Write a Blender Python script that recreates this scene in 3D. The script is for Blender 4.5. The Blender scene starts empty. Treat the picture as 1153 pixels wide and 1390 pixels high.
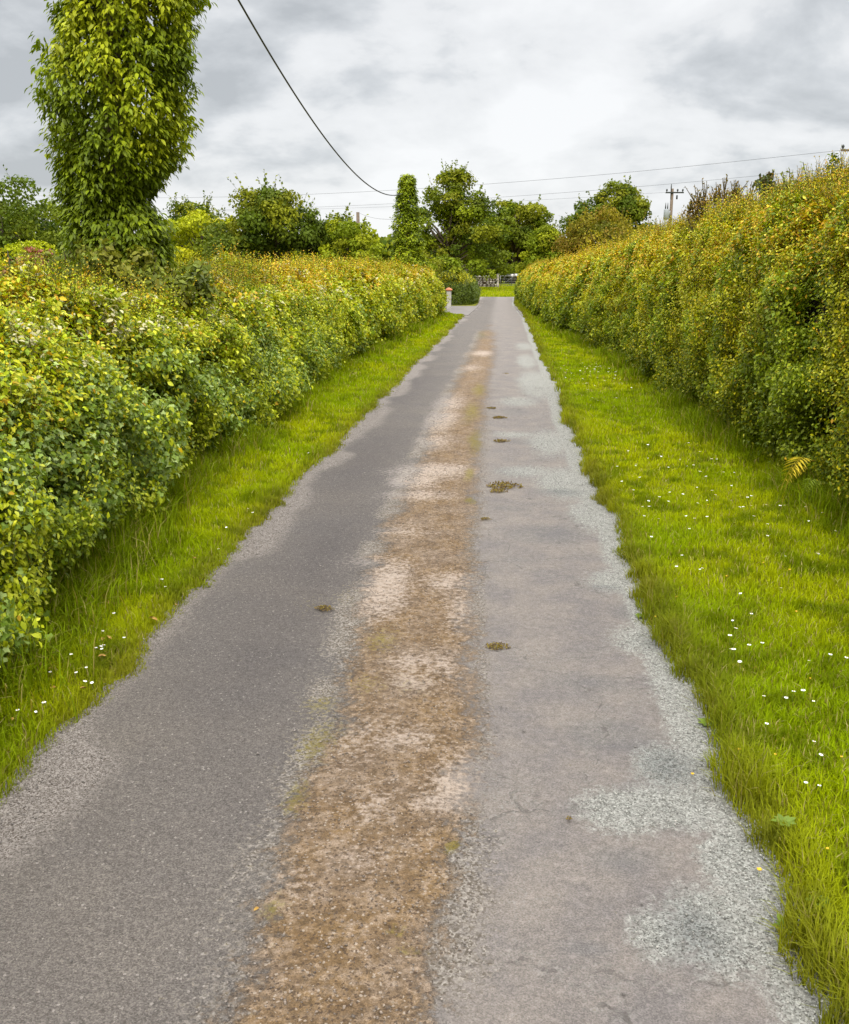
import bpy, bmesh, math, random
import numpy as np
from mathutils import Vector
random.seed(7)
RNG = np.random.default_rng(11)
SC = bpy.context.scene
COL = SC.collection
TAU = math.pi * 2

# ------------------------------------------------------------------ camera
W_, H_, F_ = 1153, 1390, 1300.0
CX, CY, HOR = 576.5, 695.0, 362.0
EYE = 2.2
PITCH = math.atan((CY - HOR) / F_)
YAW = math.atan((683 - CX) / math.hypot(F_, CY - HOR))
cam = bpy.data.cameras.new("camera")
camo = bpy.data.objects.new("camera", cam)
COL.objects.link(camo)
cam.sensor_fit = 'AUTO'
cam.sensor_width = 36
cam.lens = 36 * F_ / H_
cam.clip_end = 3000
cam.clip_start = 0.05
camo.location = (0, 0, EYE)
camo.rotation_euler = (math.pi / 2 - PITCH, 0, YAW)
SC.camera = camo
_sp, _cp, _sy, _cy = math.sin(PITCH), math.cos(PITCH), math.sin(YAW), math.cos(YAW)
_R = np.array([_cy, _sy, 0.])
_Fh = np.array([-_sy, _cy, 0.])
_Z = np.array([0, 0, 1.])
_FW = _Fh * _cp - _Z * _sp
_UP = _Fh * _sp + _Z * _cp


def ray(px, py):
    return _R * (px - CX) + _UP * (CY - py) + _FW * F_


def G(px, py, z=0.0):
    """point of the ground seen at a place of the photograph"""
    r = ray(px, py)
    k = (z - EYE) / r[2]
    return np.array([r[0] * k, r[1] * k, z])


def at(px, py, d):
    """point seen at a place of the photograph, d metres ahead"""
    r = ray(px, py)
    k = d / float(r @ _Fh)
    p = r * k
    p[2] += EYE
    return p


def curve_of(pts, ext=True):
    g = np.array([G(*p)[:2] for p in pts])
    g = g[np.argsort(g[:, 1])]
    ys, xs = g[:, 1], g[:, 0]

    def f(Y):
        Y = np.asarray(Y, float)
        v = np.interp(Y, ys, xs)
        if ext:
            s = (xs[3] - xs[0]) / (ys[3] - ys[0])
            v = np.where(Y < ys[0], xs[0] + (Y - ys[0]) * s, v)
        return v
    f.ys = ys
    return f


# ------------------------------------------------------------------ numeric noise
def _hash(ix, iy, iz, seed):
    n = (ix.astype(np.int64) * 374761393 + iy.astype(np.int64) * 668265263 + iz.astype(np.int64) * 2147483647 + seed * 974634777) & 0xffffffff
    n = ((n ^ (n >> 13)) * 1274126177) & 0xffffffff
    n = ((n ^ (n >> 16)) * 2246822519) & 0xffffffff
    return ((n ^ (n >> 15)) & 0xffffff) / float(0xffffff)


def vn(P, scale=1.0, seed=0):
    P = np.asarray(P, float) * scale
    i = np.floor(P)
    f = P - i
    f = f * f * (3 - 2 * f)
    r = 0
    for dx in (0, 1):
        wx = f[:, 0] if dx else 1 - f[:, 0]
        for dy in (0, 1):
            wy = f[:, 1] if dy else 1 - f[:, 1]
            for dz in (0, 1):
                wz = f[:, 2] if dz else 1 - f[:, 2]
                r = r + wx * wy * wz * _hash(i[:, 0] + dx, i[:, 1] + dy, i[:, 2] + dz, seed)
    return r


def fbm(P, scale=1.0, seed=0, oct=3):
    a, s, t = 1.0, 0.0, 0.0
    for k in range(oct):
        s = s + a * vn(P, scale * 2 ** k, seed + k * 17)
        t += a
        a *= .5
    return s / t


def XY(x, y):
    return np.stack([x, y, np.zeros_like(x)], 1)


def unit(v):
    return v / np.maximum(np.linalg.norm(v, axis=1, keepdims=True), 1e-9)


def sstep(a, b, x):
    t = np.clip((x - a) / (b - a), 0, 1)
    return t * t * (3 - 2 * t)


# ------------------------------------------------------------------ object helpers
def tag(o, label=None, cat=None, group=None, kind=None):
    if label: o['label'] = label
    if cat: o['category'] = cat
    if group: o['group'] = group
    if kind: o['kind'] = kind
    return o


def empty(name, loc, label=None, cat=None, group=None, rz=0):
    o = bpy.data.objects.new(name, None)
    COL.objects.link(o)
    o.location = [float(c) for c in loc]
    o.rotation_euler = (0, 0, rz)
    o.empty_display_size = .2
    return tag(o, label, cat, group)


def raw_mesh(name, V, loops, starts, mat, parent=None, colors=None, cname='Col', smooth=False, extra=None):
    """numpy arrays -> mesh object; V is in world space, or in the parent's space when parented"""
    me = bpy.data.meshes.new(name)
    V = np.ascontiguousarray(V, dtype=np.float32)
    me.vertices.add(len(V))
    me.vertices.foreach_set('co', V.ravel())
    me.loops.add(len(loops))
    me.loops.foreach_set('vertex_index', np.ascontiguousarray(loops, dtype=np.int32))
    me.polygons.add(len(starts))
    me.polygons.foreach_set('loop_start', np.ascontiguousarray(starts, dtype=np.int32))
    if smooth:
        me.polygons.foreach_set('use_smooth', np.ones(len(starts), dtype=bool))
    me.update(calc_edges=True)
    if colors is not None:
        a = me.color_attributes.new(cname, 'FLOAT_COLOR', 'POINT')
        c = np.ones((len(V), 4), np.float32)
        c[:, :colors.shape[1]] = colors
        a.data.foreach_set('color', c.ravel())
    if extra:
        for k, v in extra.items():
            a = me.color_attributes.new(k, 'FLOAT_COLOR', 'POINT')
            a.data.foreach_set('color', np.ascontiguousarray(v, dtype=np.float32).ravel())
    me.materials.append(mat)
    o = bpy.data.objects.new(name, me)
    COL.objects.link(o)
    if parent is not None: o.parent = parent
    return o


def bm_obj(name, bm, mat, parent=None, smooth=False, loc=None):
    me = bpy.data.meshes.new(name)
    bm.normal_update()
    bm.to_mesh(me)
    bm.free()
    if smooth:
        for p in me.polygons: p.use_smooth = True
    me.materials.append(mat)
    o = bpy.data.objects.new(name, me)
    COL.objects.link(o)
    if parent is not None: o.parent = parent
    if loc is not None: o.location = loc
    return o


# leaf templates: (vertices, faces)
T_OV = (np.array([[0, 0, 0], [-.27, .38, .07], [.27, .38, .07], [0, .5, 0], [0, 1, -.12], [-.2, .72, .0], [.2, .72, .0]]),
        [[0, 3, 1], [0, 2, 3], [1, 3, 5], [3, 2, 6], [3, 4, 5], [3, 6, 4]])
T_SM = (np.array([[0, 0, 0], [.3, .45, .06], [0, 1, -.06], [-.3, .45, .06]]), [[0, 1, 2], [0, 2, 3]])
T_QD = (np.array([[0, 0, 0], [.36, .45, .05], [0, 1, 0], [-.36, .45, .05]]), [[0, 1, 2, 3]])
T_IVY = (np.array([[0, .08, 0], [.34, -.04, .05], [.52, .34, .08], [.27, .52, .03], [0, 1, -.1], [-.27, .52, .03], [-.52, .34, .08], [-.34, -.04, .05]]),
         [[0, 1, 2, 3], [0, 3, 4], [0, 4, 5], [0, 5, 6, 7]])
T_LONG = (np.array([[0, 0, 0], [.21, .3, .04], [.19, .62, .0], [0, 1, -.2], [-.19, .62, .0], [-.21, .3, .04], [0, .45, -.03]]),
          [[0, 1, 6], [1, 2, 6], [2, 3, 6], [3, 4, 6], [4, 5, 6], [5, 0, 6]])


def leaf_arrays(P, axis, nrm, size, T):
    tv, tf = T
    ay = unit(axis)
    ax = unit(np.cross(ay, nrm))
    az = np.cross(ax, ay)
    n, k = len(P), len(tv)
    V = (P[:, None, :] + size[:, None, None] * (ax[:, None, :] * tv[None, :, 0, None] + ay[:, None, :] * tv[None, :, 1, None] + az[:, None, :] * tv[None, :, 2, None]))
    return V.reshape(-1, 3), tf, k, n


class Leaves:
    """collects leaves of several shapes, links them as one mesh"""

    def __init__(s): s.V, s.L, s.S, s.C, s.nv, s.nl = [], [], [], [], 0, 0

    def add(s, P, axis, nrm, size, col, T):
        if len(P) == 0: return
        V, tf, k, n = leaf_arrays(P, axis, nrm, size, T)
        fl = np.concatenate([np.array(f) for f in tf])
        ln = np.array([len(f) for f in tf])
        st = np.concatenate([[0], np.cumsum(ln)[:-1]])
        s.V.append(V)
        s.L.append((fl[None, :] + (np.arange(n) * k)[:, None]).ravel() + s.nv)
        s.S.append((st[None, :] + (np.arange(n) * len(fl))[:, None]).ravel() + s.nl)
        s.C.append(np.repeat(col, k, axis=0))
        s.nv += n * k
        s.nl += n * len(fl)

    def tubes(s, A, B, r0, r1, col):
        """thin three-sided stems from A to B"""
        d = unit(B - A)
        ref = np.where(np.abs(d[:, 2:3]) > .9, np.array([[1., 0, 0]]), np.array([[0, 0, 1.]]))
        u = unit(np.cross(d, ref))
        w = np.cross(d, u)
        n = len(A)
        vs = []
        for k in range(3):
            a = TAU * k / 3
            o = u * math.cos(a) + w * math.sin(a)
            vs.append(A + o * r0[:, None])
            vs.append(B + o * r1[:, None])
        V = np.stack(vs, 1).reshape(-1, 3)
        tf = [[0, 2, 3, 1], [2, 4, 5, 3], [4, 0, 1, 5]]
        fl = np.array(tf).ravel()
        s.V.append(V)
        s.L.append((fl[None, :] + (np.arange(n) * 6)[:, None]).ravel() + s.nv)
        s.S.append((np.array([0, 4, 8])[None, :] + (np.arange(n) * 12)[:, None]).ravel() + s.nl)
        s.C.append(np.repeat(col, 6, axis=0))
        s.nv += n * 6
        s.nl += n * 12

    def build(s, name, mat, parent=None, origin=None):
        V = np.concatenate(s.V)
        if origin is not None: V = V - np.asarray(origin)
        return raw_mesh(name, V, np.concatenate(s.L), np.concatenate(s.S), mat, parent, np.concatenate(s.C))


def tube_bm(bm, pts, radii, sides=8, cap=True):
    pts = [Vector([float(c) for c in p]) for p in pts]
    rings = []
    n = len(pts)
    for i, p in enumerate(pts):
        d = (pts[min(i + 1, n - 1)] - pts[max(i - 1, 0)])
        d = d.normalized() if d.length > 1e-9 else Vector((0, 0, 1))
        ref = Vector((1, 0, 0)) if abs(d.z) > .8 else Vector((0, 0, 1))
        u = d.cross(ref).normalized()
        w = d.cross(u)
        rings.append([bm.verts.new(p + (u * math.cos(TAU * k / sides) + w * math.sin(TAU * k / sides)) * float(radii[i])) for k in range(sides)])
    for a, b in zip(rings, rings[1:]):
        for k in range(sides):
            bm.faces.new((a[k], a[(k + 1) % sides], b[(k + 1) % sides], b[k]))
    if cap:
        bm.faces.new(rings[0][::-1])
        bm.faces.new(rings[-1])
    return rings


def box_bm(bm, c, s, bev=0.0, rz=0.0):
    t = bmesh.new()
    bmesh.ops.create_cube(t, size=1)
    for v in t.verts: v.co = Vector((v.co.x * s[0], v.co.y * s[1], v.co.z * s[2]))
    if bev > 0: bmesh.ops.bevel(t, geom=t.edges[:], offset=bev, segments=2, affect='EDGES')
    ca, sa = math.cos(rz), math.sin(rz)
    m = {}
    for v in t.verts:
        x, y = v.co.x * ca - v.co.y * sa, v.co.x * sa + v.co.y * ca
        m[v] = bm.verts.new((x + c[0], y + c[1], v.co.z + c[2]))
    for f in t.faces: bm.faces.new([m[v] for v in f.verts])
    t.free()


# ------------------------------------------------------------------ materials
class NT:
    def __init__(s, mat_or_world):
        mat_or_world.use_nodes = True
        s.t = mat_or_world.node_tree
        s.t.nodes.clear()

    def n(s, typ, **kw):
        nd = s.t.nodes.new(typ)
        for k, v in kw.items():
            if k.startswith('i_'):
                key = k[2:].replace('_', ' ')
                nd.inputs[key].default_value = v
            else:
                setattr(nd, k, v)
        return nd

    def l(s, a, b): s.t.links.new(a, b)

    def mix(s, fac, a, b, mode='MIX'):
        m = s.t.nodes.new('ShaderNodeMix')
        m.data_type = 'RGBA'
        m.blend_type = mode
        for idx, v in ((0, fac), (6, a), (7, b)):
            if isinstance(v, (int, float)): m.inputs[idx].default_value = v
            elif isinstance(v, tuple): m.inputs[idx].default_value = (*v, 1)[:4]
            else: s.l(v, m.inputs[idx])
        return m.outputs[2]

    def math(s, op, a, b=0.0, c=0.0, clamp=False):
        m = s.t.nodes.new('ShaderNodeMath')
        m.operation = op
        m.use_clamp = clamp
        for i, v in enumerate((a, b, c)):
            if isinstance(v, (int, float)): m.inputs[i].default_value = v
            else: s.l(v, m.inputs[i])
        return m.outputs[0]

    def noise(s, vec, scale, detail=3, rough=.5, dist=0.0):
        nd = s.n('ShaderNodeTexNoise')
        nd.inputs['Scale'].default_value = scale
        nd.inputs['Detail'].default_value = detail
        nd.inputs['Roughness'].default_value = rough
        nd.inputs['Distortion'].default_value = dist
        if vec is not None: s.l(vec, nd.inputs['Vector'])
        return nd.outputs['Fac']

    def ramp(s, fac, stops):
        r = s.n('ShaderNodeValToRGB')
        e = r.color_ramp.elements
        while len(e) < len(stops): e.new(.5)
        for el, (p, c) in zip(e, stops):
            el.position = p
            el.color = (*c, 1) if isinstance(c, tuple) else (c, c, c, 1)
        s.l(fac, r.inputs['Fac'])
        return r.outputs['Color']

    def out(s, shader, disp=None):
        o = s.n('ShaderNodeOutputMaterial')
        s.l(shader, o.inputs['Surface'])


def foliage_mat(name, rough=.5, trans=.3, spec=.35, tint=(1.12, 1.2, .45)):
    m = bpy.data.materials.new(name)
    t = NT(m)
    at_ = t.n('ShaderNodeAttribute', attribute_name='Col')
    geo = t.n('ShaderNodeNewGeometry')
    nz = t.noise(geo.outputs['Position'], 60, 2)
    col = t.mix(t.math('MULTIPLY', nz, .2), at_.outputs['Color'], (0.0, 0.0, 0.0))
    col = t.mix(.0, col, col)
    p = t.n('ShaderNodeBsdfPrincipled')
    t.l(col, p.inputs['Base Color'])
    p.inputs['Roughness'].default_value = rough
    p.inputs['Specular IOR Level'].default_value = spec
    tr = t.n('ShaderNodeBsdfTranslucent')
    t.l(t.mix(1.0, at_.outputs['Color'], tint, 'MULTIPLY'), tr.inputs['Color'])
    mx = t.n('ShaderNodeMixShader')
    mx.inputs[0].default_value = trans
    t.l(p.outputs[0], mx.inputs[1])
    t.l(tr.outputs[0], mx.inputs[2])
    t.out(mx.outputs[0])
    return m


def plain_mat(name, col, rough=.7, var=.3, scale=8, bump=0.0, metal=0.0, spec=.3, col2=None):
    m = bpy.data.materials.new(name)
    t = NT(m)
    tc = t.n('ShaderNodeTexCoord')
    nz = t.noise(tc.outputs['Object'], scale, 5, .6)
    c2 = col2 or tuple(c * (1 - var) for c in col)
    c = t.mix(t.ramp(nz, [(.35, 0.), (.65, 1.)]), col, c2)
    p = t.n('ShaderNodeBsdfPrincipled')
    t.l(c, p.inputs['Base Color'])
    p.inputs['Roughness'].default_value = rough
    p.inputs['Metallic'].default_value = metal
    p.inputs['Specular IOR Level'].default_value = spec
    if bump:
        b = t.n('ShaderNodeBump')
        b.inputs['Strength'].default_value = bump
        b.inputs['Distance'].default_value = .02
        t.l(nz, b.inputs['Height'])
        t.l(b.outputs[0], p.inputs['Normal'])
    t.out(p.outputs[0])
    return m


M_leaf = foliage_mat('leaves', .5, .26, .2)
M_far = foliage_mat('tree_leaves', .6, .28, .08)
M_grass = foliage_mat('grass_blades', .7, .42, .05, (1.25, 1.15, .3))
M_ivy = foliage_mat('ivy_leaves', .5, .26, .18)
M_bark = plain_mat('bark', (.10, .075, .05), .9, .5, 12, .6)
M_hull_shade = plain_mat('hull_shade', (.030, .024, .012), .95, .5, 9, .5)  # near-black colour paints in the shade deep inside the hedges
M_pole = plain_mat('weathered_pole', (.16, .12, .085), .85, .4, 20, .3)
M_dark = plain_mat('dark_metal', (.03, .035, .035), .5, .3, 10)
M_wire = plain_mat('wire', (.02, .02, .022), .6, .2, 5)
M_galv = plain_mat('galvanised_steel', (.22, .225, .21), .45, .25, 14, 0, .3)
M_tank = plain_mat('grey_tank_paint', (.26, .28, .30), .5, .15, 6)
M_wstone = plain_mat('pale_limestone', (.42, .38, .33), .9, .72, 3.4, .5)
M_white = plain_mat('white_paint', (.50, .48, .43), .8, .35, 7, .2)
M_terra = plain_mat('terracotta', (.55, .2, .1), .8, .3, 9, .2)
M_soil = plain_mat('soil', (.05, .035, .02), .95, .5, 6, .6)

# ------------------------------------------------------------------ plan of the lane, from the photograph
LE = curve_of([(0, 1112), (45, 1075), (100, 1008), (200, 893), (250, 830), (320, 752), (380, 690), (430, 642), (500, 567), (560, 502), (600, 463), (632, 428), (650, 413), (653, 403)])
RE = curve_of([(1090, 1300), (1050, 1200), (1008, 1110), (968, 1020), (932, 930), (893, 850), (857, 780), (822, 700), (790, 630), (762, 555), (737, 490), (719, 445), (711, 428), (699, 414), (699, 403)])
SL = curve_of([(345, 1300), (385, 1180), (420, 1080), (450, 1000), (480, 900), (500, 800), (540, 700), (575, 620), (600, 560), (625, 510), (645, 470), (655, 440)])
SR = curve_of([(600, 1300), (618, 1180), (640, 1050), (640, 950), (642, 860), (638, 780), (642, 700), (650, 600), (662, 520), (672, 470), (677, 440)])
HL = curve_of([(0, 905), (40, 865), (110, 790), (200, 690), (270, 640), (330, 596), (400, 545), (480, 492), (560, 450), (612, 424)])
HR = curve_of([(1153, 712), (1093, 675), (1040, 632), (995, 606), (944, 569), (896, 534), (845, 494), (782, 462), (743, 440), (718, 422), (706, 407)])
Y_END = float(G(675, 403)[1])
Y_STRIP = float(G(665, 436)[1])


def blob_list(items):
    out = []
    for px, py, rx, ry, w in items:
        c = G(px, py)
        a = abs(G(px + rx, py)[0] - G(px - rx, py)[0]) / 2
        b = abs(G(px, py - ry)[1] - G(px, py + ry)[1]) / 2
        out.append((c[0], c[1], a, b, w))
    return out


def blob_field(items, X, Y):
    r = np.zeros_like(X)
    for cx, cy, a, b, w in items:
        d = np.sqrt(((X - cx) / a) ** 2 + ((Y - cy) / b) ** 2)
        r = np.maximum(r, w * (1 - np.clip(d / 2, 0, 1)))
    return r


B_CHIP = blob_list([(930, 1095, 110, 30, 1), (850, 1100, 62, 30, 1), (985, 1260, 80, 60, 1), (900, 1270, 40, 40, .9), (905, 1040, 40, 30, 1),
                    (845, 790, 45, 16, 1), (885, 870, 50, 22, 1), (930, 930, 30, 20, 1), (770, 655, 40, 20, 1), (720, 640, 60, 10, .75), (800, 700, 24, 22, .9),
                    (728, 520, 24, 18, 1), (705, 545, 30, 8, .8), (715, 490, 14, 10, .9), (745, 600, 30, 18, .9), (990, 1180, 34, 50, 1), (712, 470, 14, 6, .8), (700, 590, 50, 6, .7)])
B_DAMP = blob_list([(745, 725, 60, 12, .9), (835, 1000, 65, 22, 1), (700, 640, 40, 7, .8), (850, 1165, 70, 26, .7), (720, 600, 50, 6, .8), (700, 760, 40, 10, .6), (860, 830, 45, 14, .8),
                    (800, 930, 90, 14, .7), (700, 560, 22, 6, .8), (690, 690, 40, 6, .7), (800, 1280, 50, 14, .8), (900, 1046, 22, 14, .7)])
B_DARKCHIP = blob_list([(905, 1040, 36, 24, 1), (945, 1265, 40, 40, .9), (890, 875, 26, 14, .7), (815, 798, 20, 3, 1), (760, 668, 30, 4, .9), (770, 855, 50, 5, .6)])
B_PALE = blob_list([(527, 798, 26, 30, 1), (590, 640, 45, 8, .9), (565, 652, 26, 8, 1), (622, 1062, 24, 26, .9), (610, 1085, 30, 14, .8), (612, 790, 26, 10, .75), (600, 905, 30, 20, .5), (627, 830, 16, 22, .6),
                    (560, 925, 26, 12, .7), (560, 900, 20, 14, .6), (600, 570, 16, 14, .9), (570, 672, 40, 6, .7), (610, 548, 16, 10, .8), (510, 760, 30, 9, .5), (480, 1010, 30, 20, .45),
                    (655, 480, 12, 3, .9), (520, 1090, 30, 18, .45), (590, 600, 20, 10, .7), (550, 720, 30, 8, .6), (640, 500, 12, 4, .6), (400, 1200, 30, 30, .35), (545, 1005, 40, 14, .5), (500, 1160, 40, 16, .35)])
B_MOSS = blob_list([(645, 600, 8, 14, .9), (635, 645, 6, 7, 1), (640, 560, 10, 12, .8), (650, 530, 8, 8, .8), (520, 870, 20, 16, .6), (430, 1010, 24, 24, .7), (410, 1080, 18, 18, .7), (545, 1260, 12, 8, .8), (612, 1150, 10, 5, 1),
                    (430, 960, 20, 16, .6), (380, 1230, 14, 16, .6), (640, 680, 6, 5, .9), (500, 930, 24, 14, .5), (655, 455, 8, 6, .5), (560, 930, 30, 20, .3), (560, 1290, 20, 10, .6), (430, 820, 26, 14, .28), (470, 810, 20, 12, .3)])
B_TAR = blob_list([(440, 760, 70, 120, .9), (500, 620, 50, 60, 1), (560, 520, 30, 40, .9), (590, 470, 20, 20, .7), (360, 900, 100, 90, .7), (420, 1000, 60, 60, .6), (330, 1080, 80, 50, .45), (700, 1120, 60, 60, .5), (690, 800, 30, 60, .4)])
B_CRUMB = blob_list([(655, 660, 10, 60, .6), (640, 740, 14, 60, .8), (650, 830, 12, 50, .8), (655, 920, 14, 50, .75), (650, 1010, 16, 40, .7), (630, 1200, 40, 90, .9), (620, 1290, 50, 60, .9), (660, 590, 8, 50, .6), (640, 1120, 20, 40, .8)])


def masks(X, Y):
    P = XY(X, Y)
    le, re_, sl, sr = LE(Y), RE(Y), SL(Y), SR(Y)
    wob = (fbm(P, 1.6, 3, 3) - .5) * .22 + (fbm(P, 9, 4, 2) - .5) * .10
    e = .16 + .004 * Y
    strip = np.minimum((X - sl + wob) / e, (sr - X - wob * .7) / e) * .5 + .5
    fade = 1 - sstep(Y_STRIP - 16, Y_STRIP + 3, Y + (fbm(P, 1.2, 15, 2) - .5) * 10)
    strip = np.clip(strip, 0, 1) * fade
    # pale chippings along the right edge
    wr = .10 + .12 * fbm(P, .9, 8, 2)
    chip = np.clip((X - (re_ - wr)) / .12 * .5 + .5, 0, 1)
    chip = np.maximum(chip, np.clip(blob_field(B_CHIP, X + wob * .5, Y), 0, 1))
    chip *= (1 - strip)
    # loose grit along the left edge
    wl = .02 + .24 * sstep(.3, .7, fbm(P, 1.1, 9, 3))
    grit = np.clip(((le + wl) - X + wob * .4) / .14 * .5 + .5, 0, 1)
    side = sstep(sl + .1, sr - .1, X)
    pale = np.clip(blob_field(B_PALE, X + wob * .4, Y + wob) * 1.2, 0, 1)
    damp = np.clip(blob_field(B_DAMP, X + wob * .3, Y + wob * .5), 0, 1)
    dchip = np.clip(blob_field(B_DARKCHIP, X + wob * .3, Y), 0, 1)
    moss = np.clip(blob_field(B_MOSS, X + wob * .5, Y + wob), 0, 1)
    crumb = np.clip(blob_field(B_CRUMB, X + wob * .5, Y), 0, 1)
    # fringe of crumbs on both sides of the strip
    fr = np.exp(-((X - sl + .05) / .16) ** 2) * (.40 + .60 * sstep(.38, .62, fbm(P, 1.5, 14, 3)))
    crumb = np.maximum(crumb, fr) * np.clip(fade, 0, 1)
    return strip, chip, grit, side, pale, damp, dchip, moss, crumb


# lane surface
def build_lane():
    ys = [-7.0]
    while ys[-1] < Y_END:
        y = ys[-1]
        ys.append(y + (.035 if 0.5 < y < 9 else (.08 if y < 0.5 else .035 + (y - 9) * .006)))
    ys[-1] = Y_END
    ys = np.array(ys)
    nc = 120
    u = np.linspace(0, 1, nc)
    Lx, Rx = LE(ys) - .22, RE(ys) + .18
    X = Lx[:, None] + (Rx - Lx)[:, None] * u[None, :]
    Y = np.repeat(ys[:, None], nc, 1)
    Xf, Yf = X.ravel(), Y.ravel()
    st, ch, gr, sd, pa, da, dc, mo, cr = masks(Xf, Yf)
    P = XY(Xf, Yf)
    # shallow crown of the moss strip, wheel tracks slightly worn
    Z = st * .012 + (fbm(P, 1.1, 31, 3) - .5) * .018 + (fbm(P, 14, 32, 2) - .5) * .006 * (st + cr * .8)
    V = np.stack([Xf, Yf, Z], 1)
    nr = len(ys)
    i = (np.arange(nr - 1)[:, None] * nc + np.arange(nc - 1)[None, :]).ravel()
    L = np.stack([i, i + 1, i + nc + 1, i + nc], 1).ravel()
    S = np.arange(len(i)) * 4
    A = np.stack([st, ch, gr, sd], 1)
    B = np.stack([pa, da, dc, np.ones_like(pa)], 1)
    C = np.stack([mo, cr, np.zeros_like(pa), np.ones_like(pa)], 1)
    o = raw_mesh('lane', V, L, S, lane_mat(), None, None, smooth=True, extra={'MA': np.concatenate([A[:, :3], np.ones((len(A), 1))], 1), 'MD': np.repeat(np.clip(blob_field(B_TAR, Xf, Yf), 0, 1)[:, None], 4, 1), 'MB': B, 'MC': np.concatenate([C[:, :2], A[:, 3:4], np.ones((len(A), 1))], 1)})
    return tag(o, 'worn grey tarmac lane with a brown mossy strip down its middle', 'lane', kind='structure')


def lane_mat():
    m = bpy.data.materials.new('lane_tarmac')
    t = NT(m)
    geo = t.n('ShaderNodeNewGeometry')
    pos = geo.outputs['Position']

    def sep(name):
        a = t.n('ShaderNodeAttribute', attribute_name=name)
        s = t.n('ShaderNodeSeparateColor')
        t.l(a.outputs['Color'], s.inputs[0])
        return s.outputs[0], s.outputs[1], s.outputs[2]
    strip, chip, grit = sep('MA')
    pale, damp, dchip = sep('MB')
    moss, crumb, side = sep('MC')
    tara = t.n('ShaderNodeAttribute', attribute_name='MD')
    tsep = t.n('ShaderNodeSeparateColor')
    t.l(tara.outputs['Color'], tsep.inputs[0])
    tar = tsep.outputs[0]
    n_big = t.noise(pos, .9, 4, .55)
    n_mid = t.noise(pos, 6, 5, .6)
    n_m2 = t.noise(pos, 2.6, 5, .6)
    n_f = t.noise(pos, 38, 4, .65)
    n_f2 = t.noise(pos, 24, 5, .7)
    n_ff = t.noise(pos, 170, 3, .75)

    def cells(scale, ch):
        v = t.n('ShaderNodeTexVoronoi')
        v.inputs['Scale'].default_value = scale
        t.l(pos, v.inputs['Vector'])
        q = t.n('ShaderNodeSeparateColor')
        t.l(v.outputs['Color'], q.inputs[0])
        return q.outputs[ch]
    stone, stone2 = cells(210, 0), cells(120, 1)

    def soft(mask, k, sharp, nz=None):
        nz = nz or n_mid
        x = t.math('ADD', mask, t.math('MULTIPLY', t.math('SUBTRACT', nz, .5), k))
        return t.math('ADD', t.math('MULTIPLY', t.math('SUBTRACT', x, .5), sharp), .5, clamp=True)

    def mul(c, k): return t.mix(1., c, k, 'MULTIPLY')
    # two wheel tracks
    left = t.mix(t.ramp(stone, [(.1, 0.), (.9, 1.)]), (.070, .063, .057), (.150, .136, .124))
    left = t.mix(t.ramp(n_ff, [(.3, 0.), (.7, 1.)]), mul(left, (.66, .65, .64)), mul(left, (1.22, 1.22, 1.22)))
    left = t.mix(t.ramp(n_f, [(.35, 0.), (.65, 1.)]), mul(left, (.80, .79, .78)), mul(left, (1.12, 1.11, 1.10)))
    left = t.mix(t.ramp(n_big, [(.35, 0.), (.7, 1.)]), mul(left, (.92, .92, .94)), mul(left, (1.08, 1.06, 1.03)))
    left = t.mix(t.math('MULTIPLY', soft(tar, .6, 1.2, n_m2), .8), left, mul(left, (.60, .59, .63)))
    left = t.mix(t.math('MULTIPLY', t.math('GREATER_THAN', stone2, .991), .4), left, (.34, .31, .28))
    left = t.mix(t.math('MULTIPLY', t.math('LESS_THAN', stone2, .03), .5), left, (.05, .04, .035))
    right = t.mix(t.ramp(stone, [(.1, 0.), (.9, 1.)]), (.126, .113, .103), (.200, .180, .165))
    right = t.mix(t.ramp(n_ff, [(.3, 0.), (.7, 1.)]), mul(right, (.76, .76, .76)), mul(right, (1.15, 1.15, 1.15)))
    right = t.mix(t.ramp(n_f2, [(.40, 0.), (.60, 1.)]), mul(right, (.84, .84, .83)), mul(right, (1.04, 1.04, 1.04)))
    right = t.mix(t.ramp(n_m2, [(.38, 0.), (.62, 1.)]), mul(right, (.86, .86, .90)), mul(right, (1.10, 1.07, 1.04)))
    right = t.mix(t.math('MULTIPLY', soft(damp, .8, 4.5, n_m2), .8), right, mul(right, (.80, .84, .88)))
    # scuffed grit scattered on the right track
    scf = t.math('MULTIPLY', t.ramp(n_m2, [(.56, 0.), (.64, 1.)]), t.ramp(n_f, [(.52, 0.), (.60, 1.)]))
    right = t.mix(t.math('MULTIPLY', scf, .55), right, t.mix(stone2, (.09, .08, .07), (.26, .25, .235)))
    # hairline cracks and joints of old patches
    vc = t.n('ShaderNodeTexVoronoi', feature='DISTANCE_TO_EDGE')
    vc.inputs['Scale'].default_value = .9
    wv = t.n('ShaderNodeVectorMath', operation='MULTIPLY_ADD')
    nzc = t.n('ShaderNodeTexNoise')
    nzc.inputs['Scale'].default_value = 2.2
    nzc.inputs['Detail'].default_value = 6
    t.l(pos, nzc.inputs['Vector'])
    t.l(nzc.outputs['Color'], wv.inputs[0])
    wv.inputs[1].default_value = (.9, .9, 0)
    t.l(pos, wv.inputs[2])
    t.l(wv.outputs[0], vc.inputs['Vector'])
    crk = t.math('MULTIPLY', t.math('LESS_THAN', vc.outputs['Distance'], .007), t.ramp(n_mid, [(.46, 0.), (.56, 1.)]))
    right = t.mix(t.math('MULTIPLY', crk, .6), right, (.055, .048, .042))
    jn = t.math('MULTIPLY', t.math('LESS_THAN', vc.outputs['Distance'], .05), t.ramp(n_f, [(.50, 0.), (.58, 1.)]))
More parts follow.
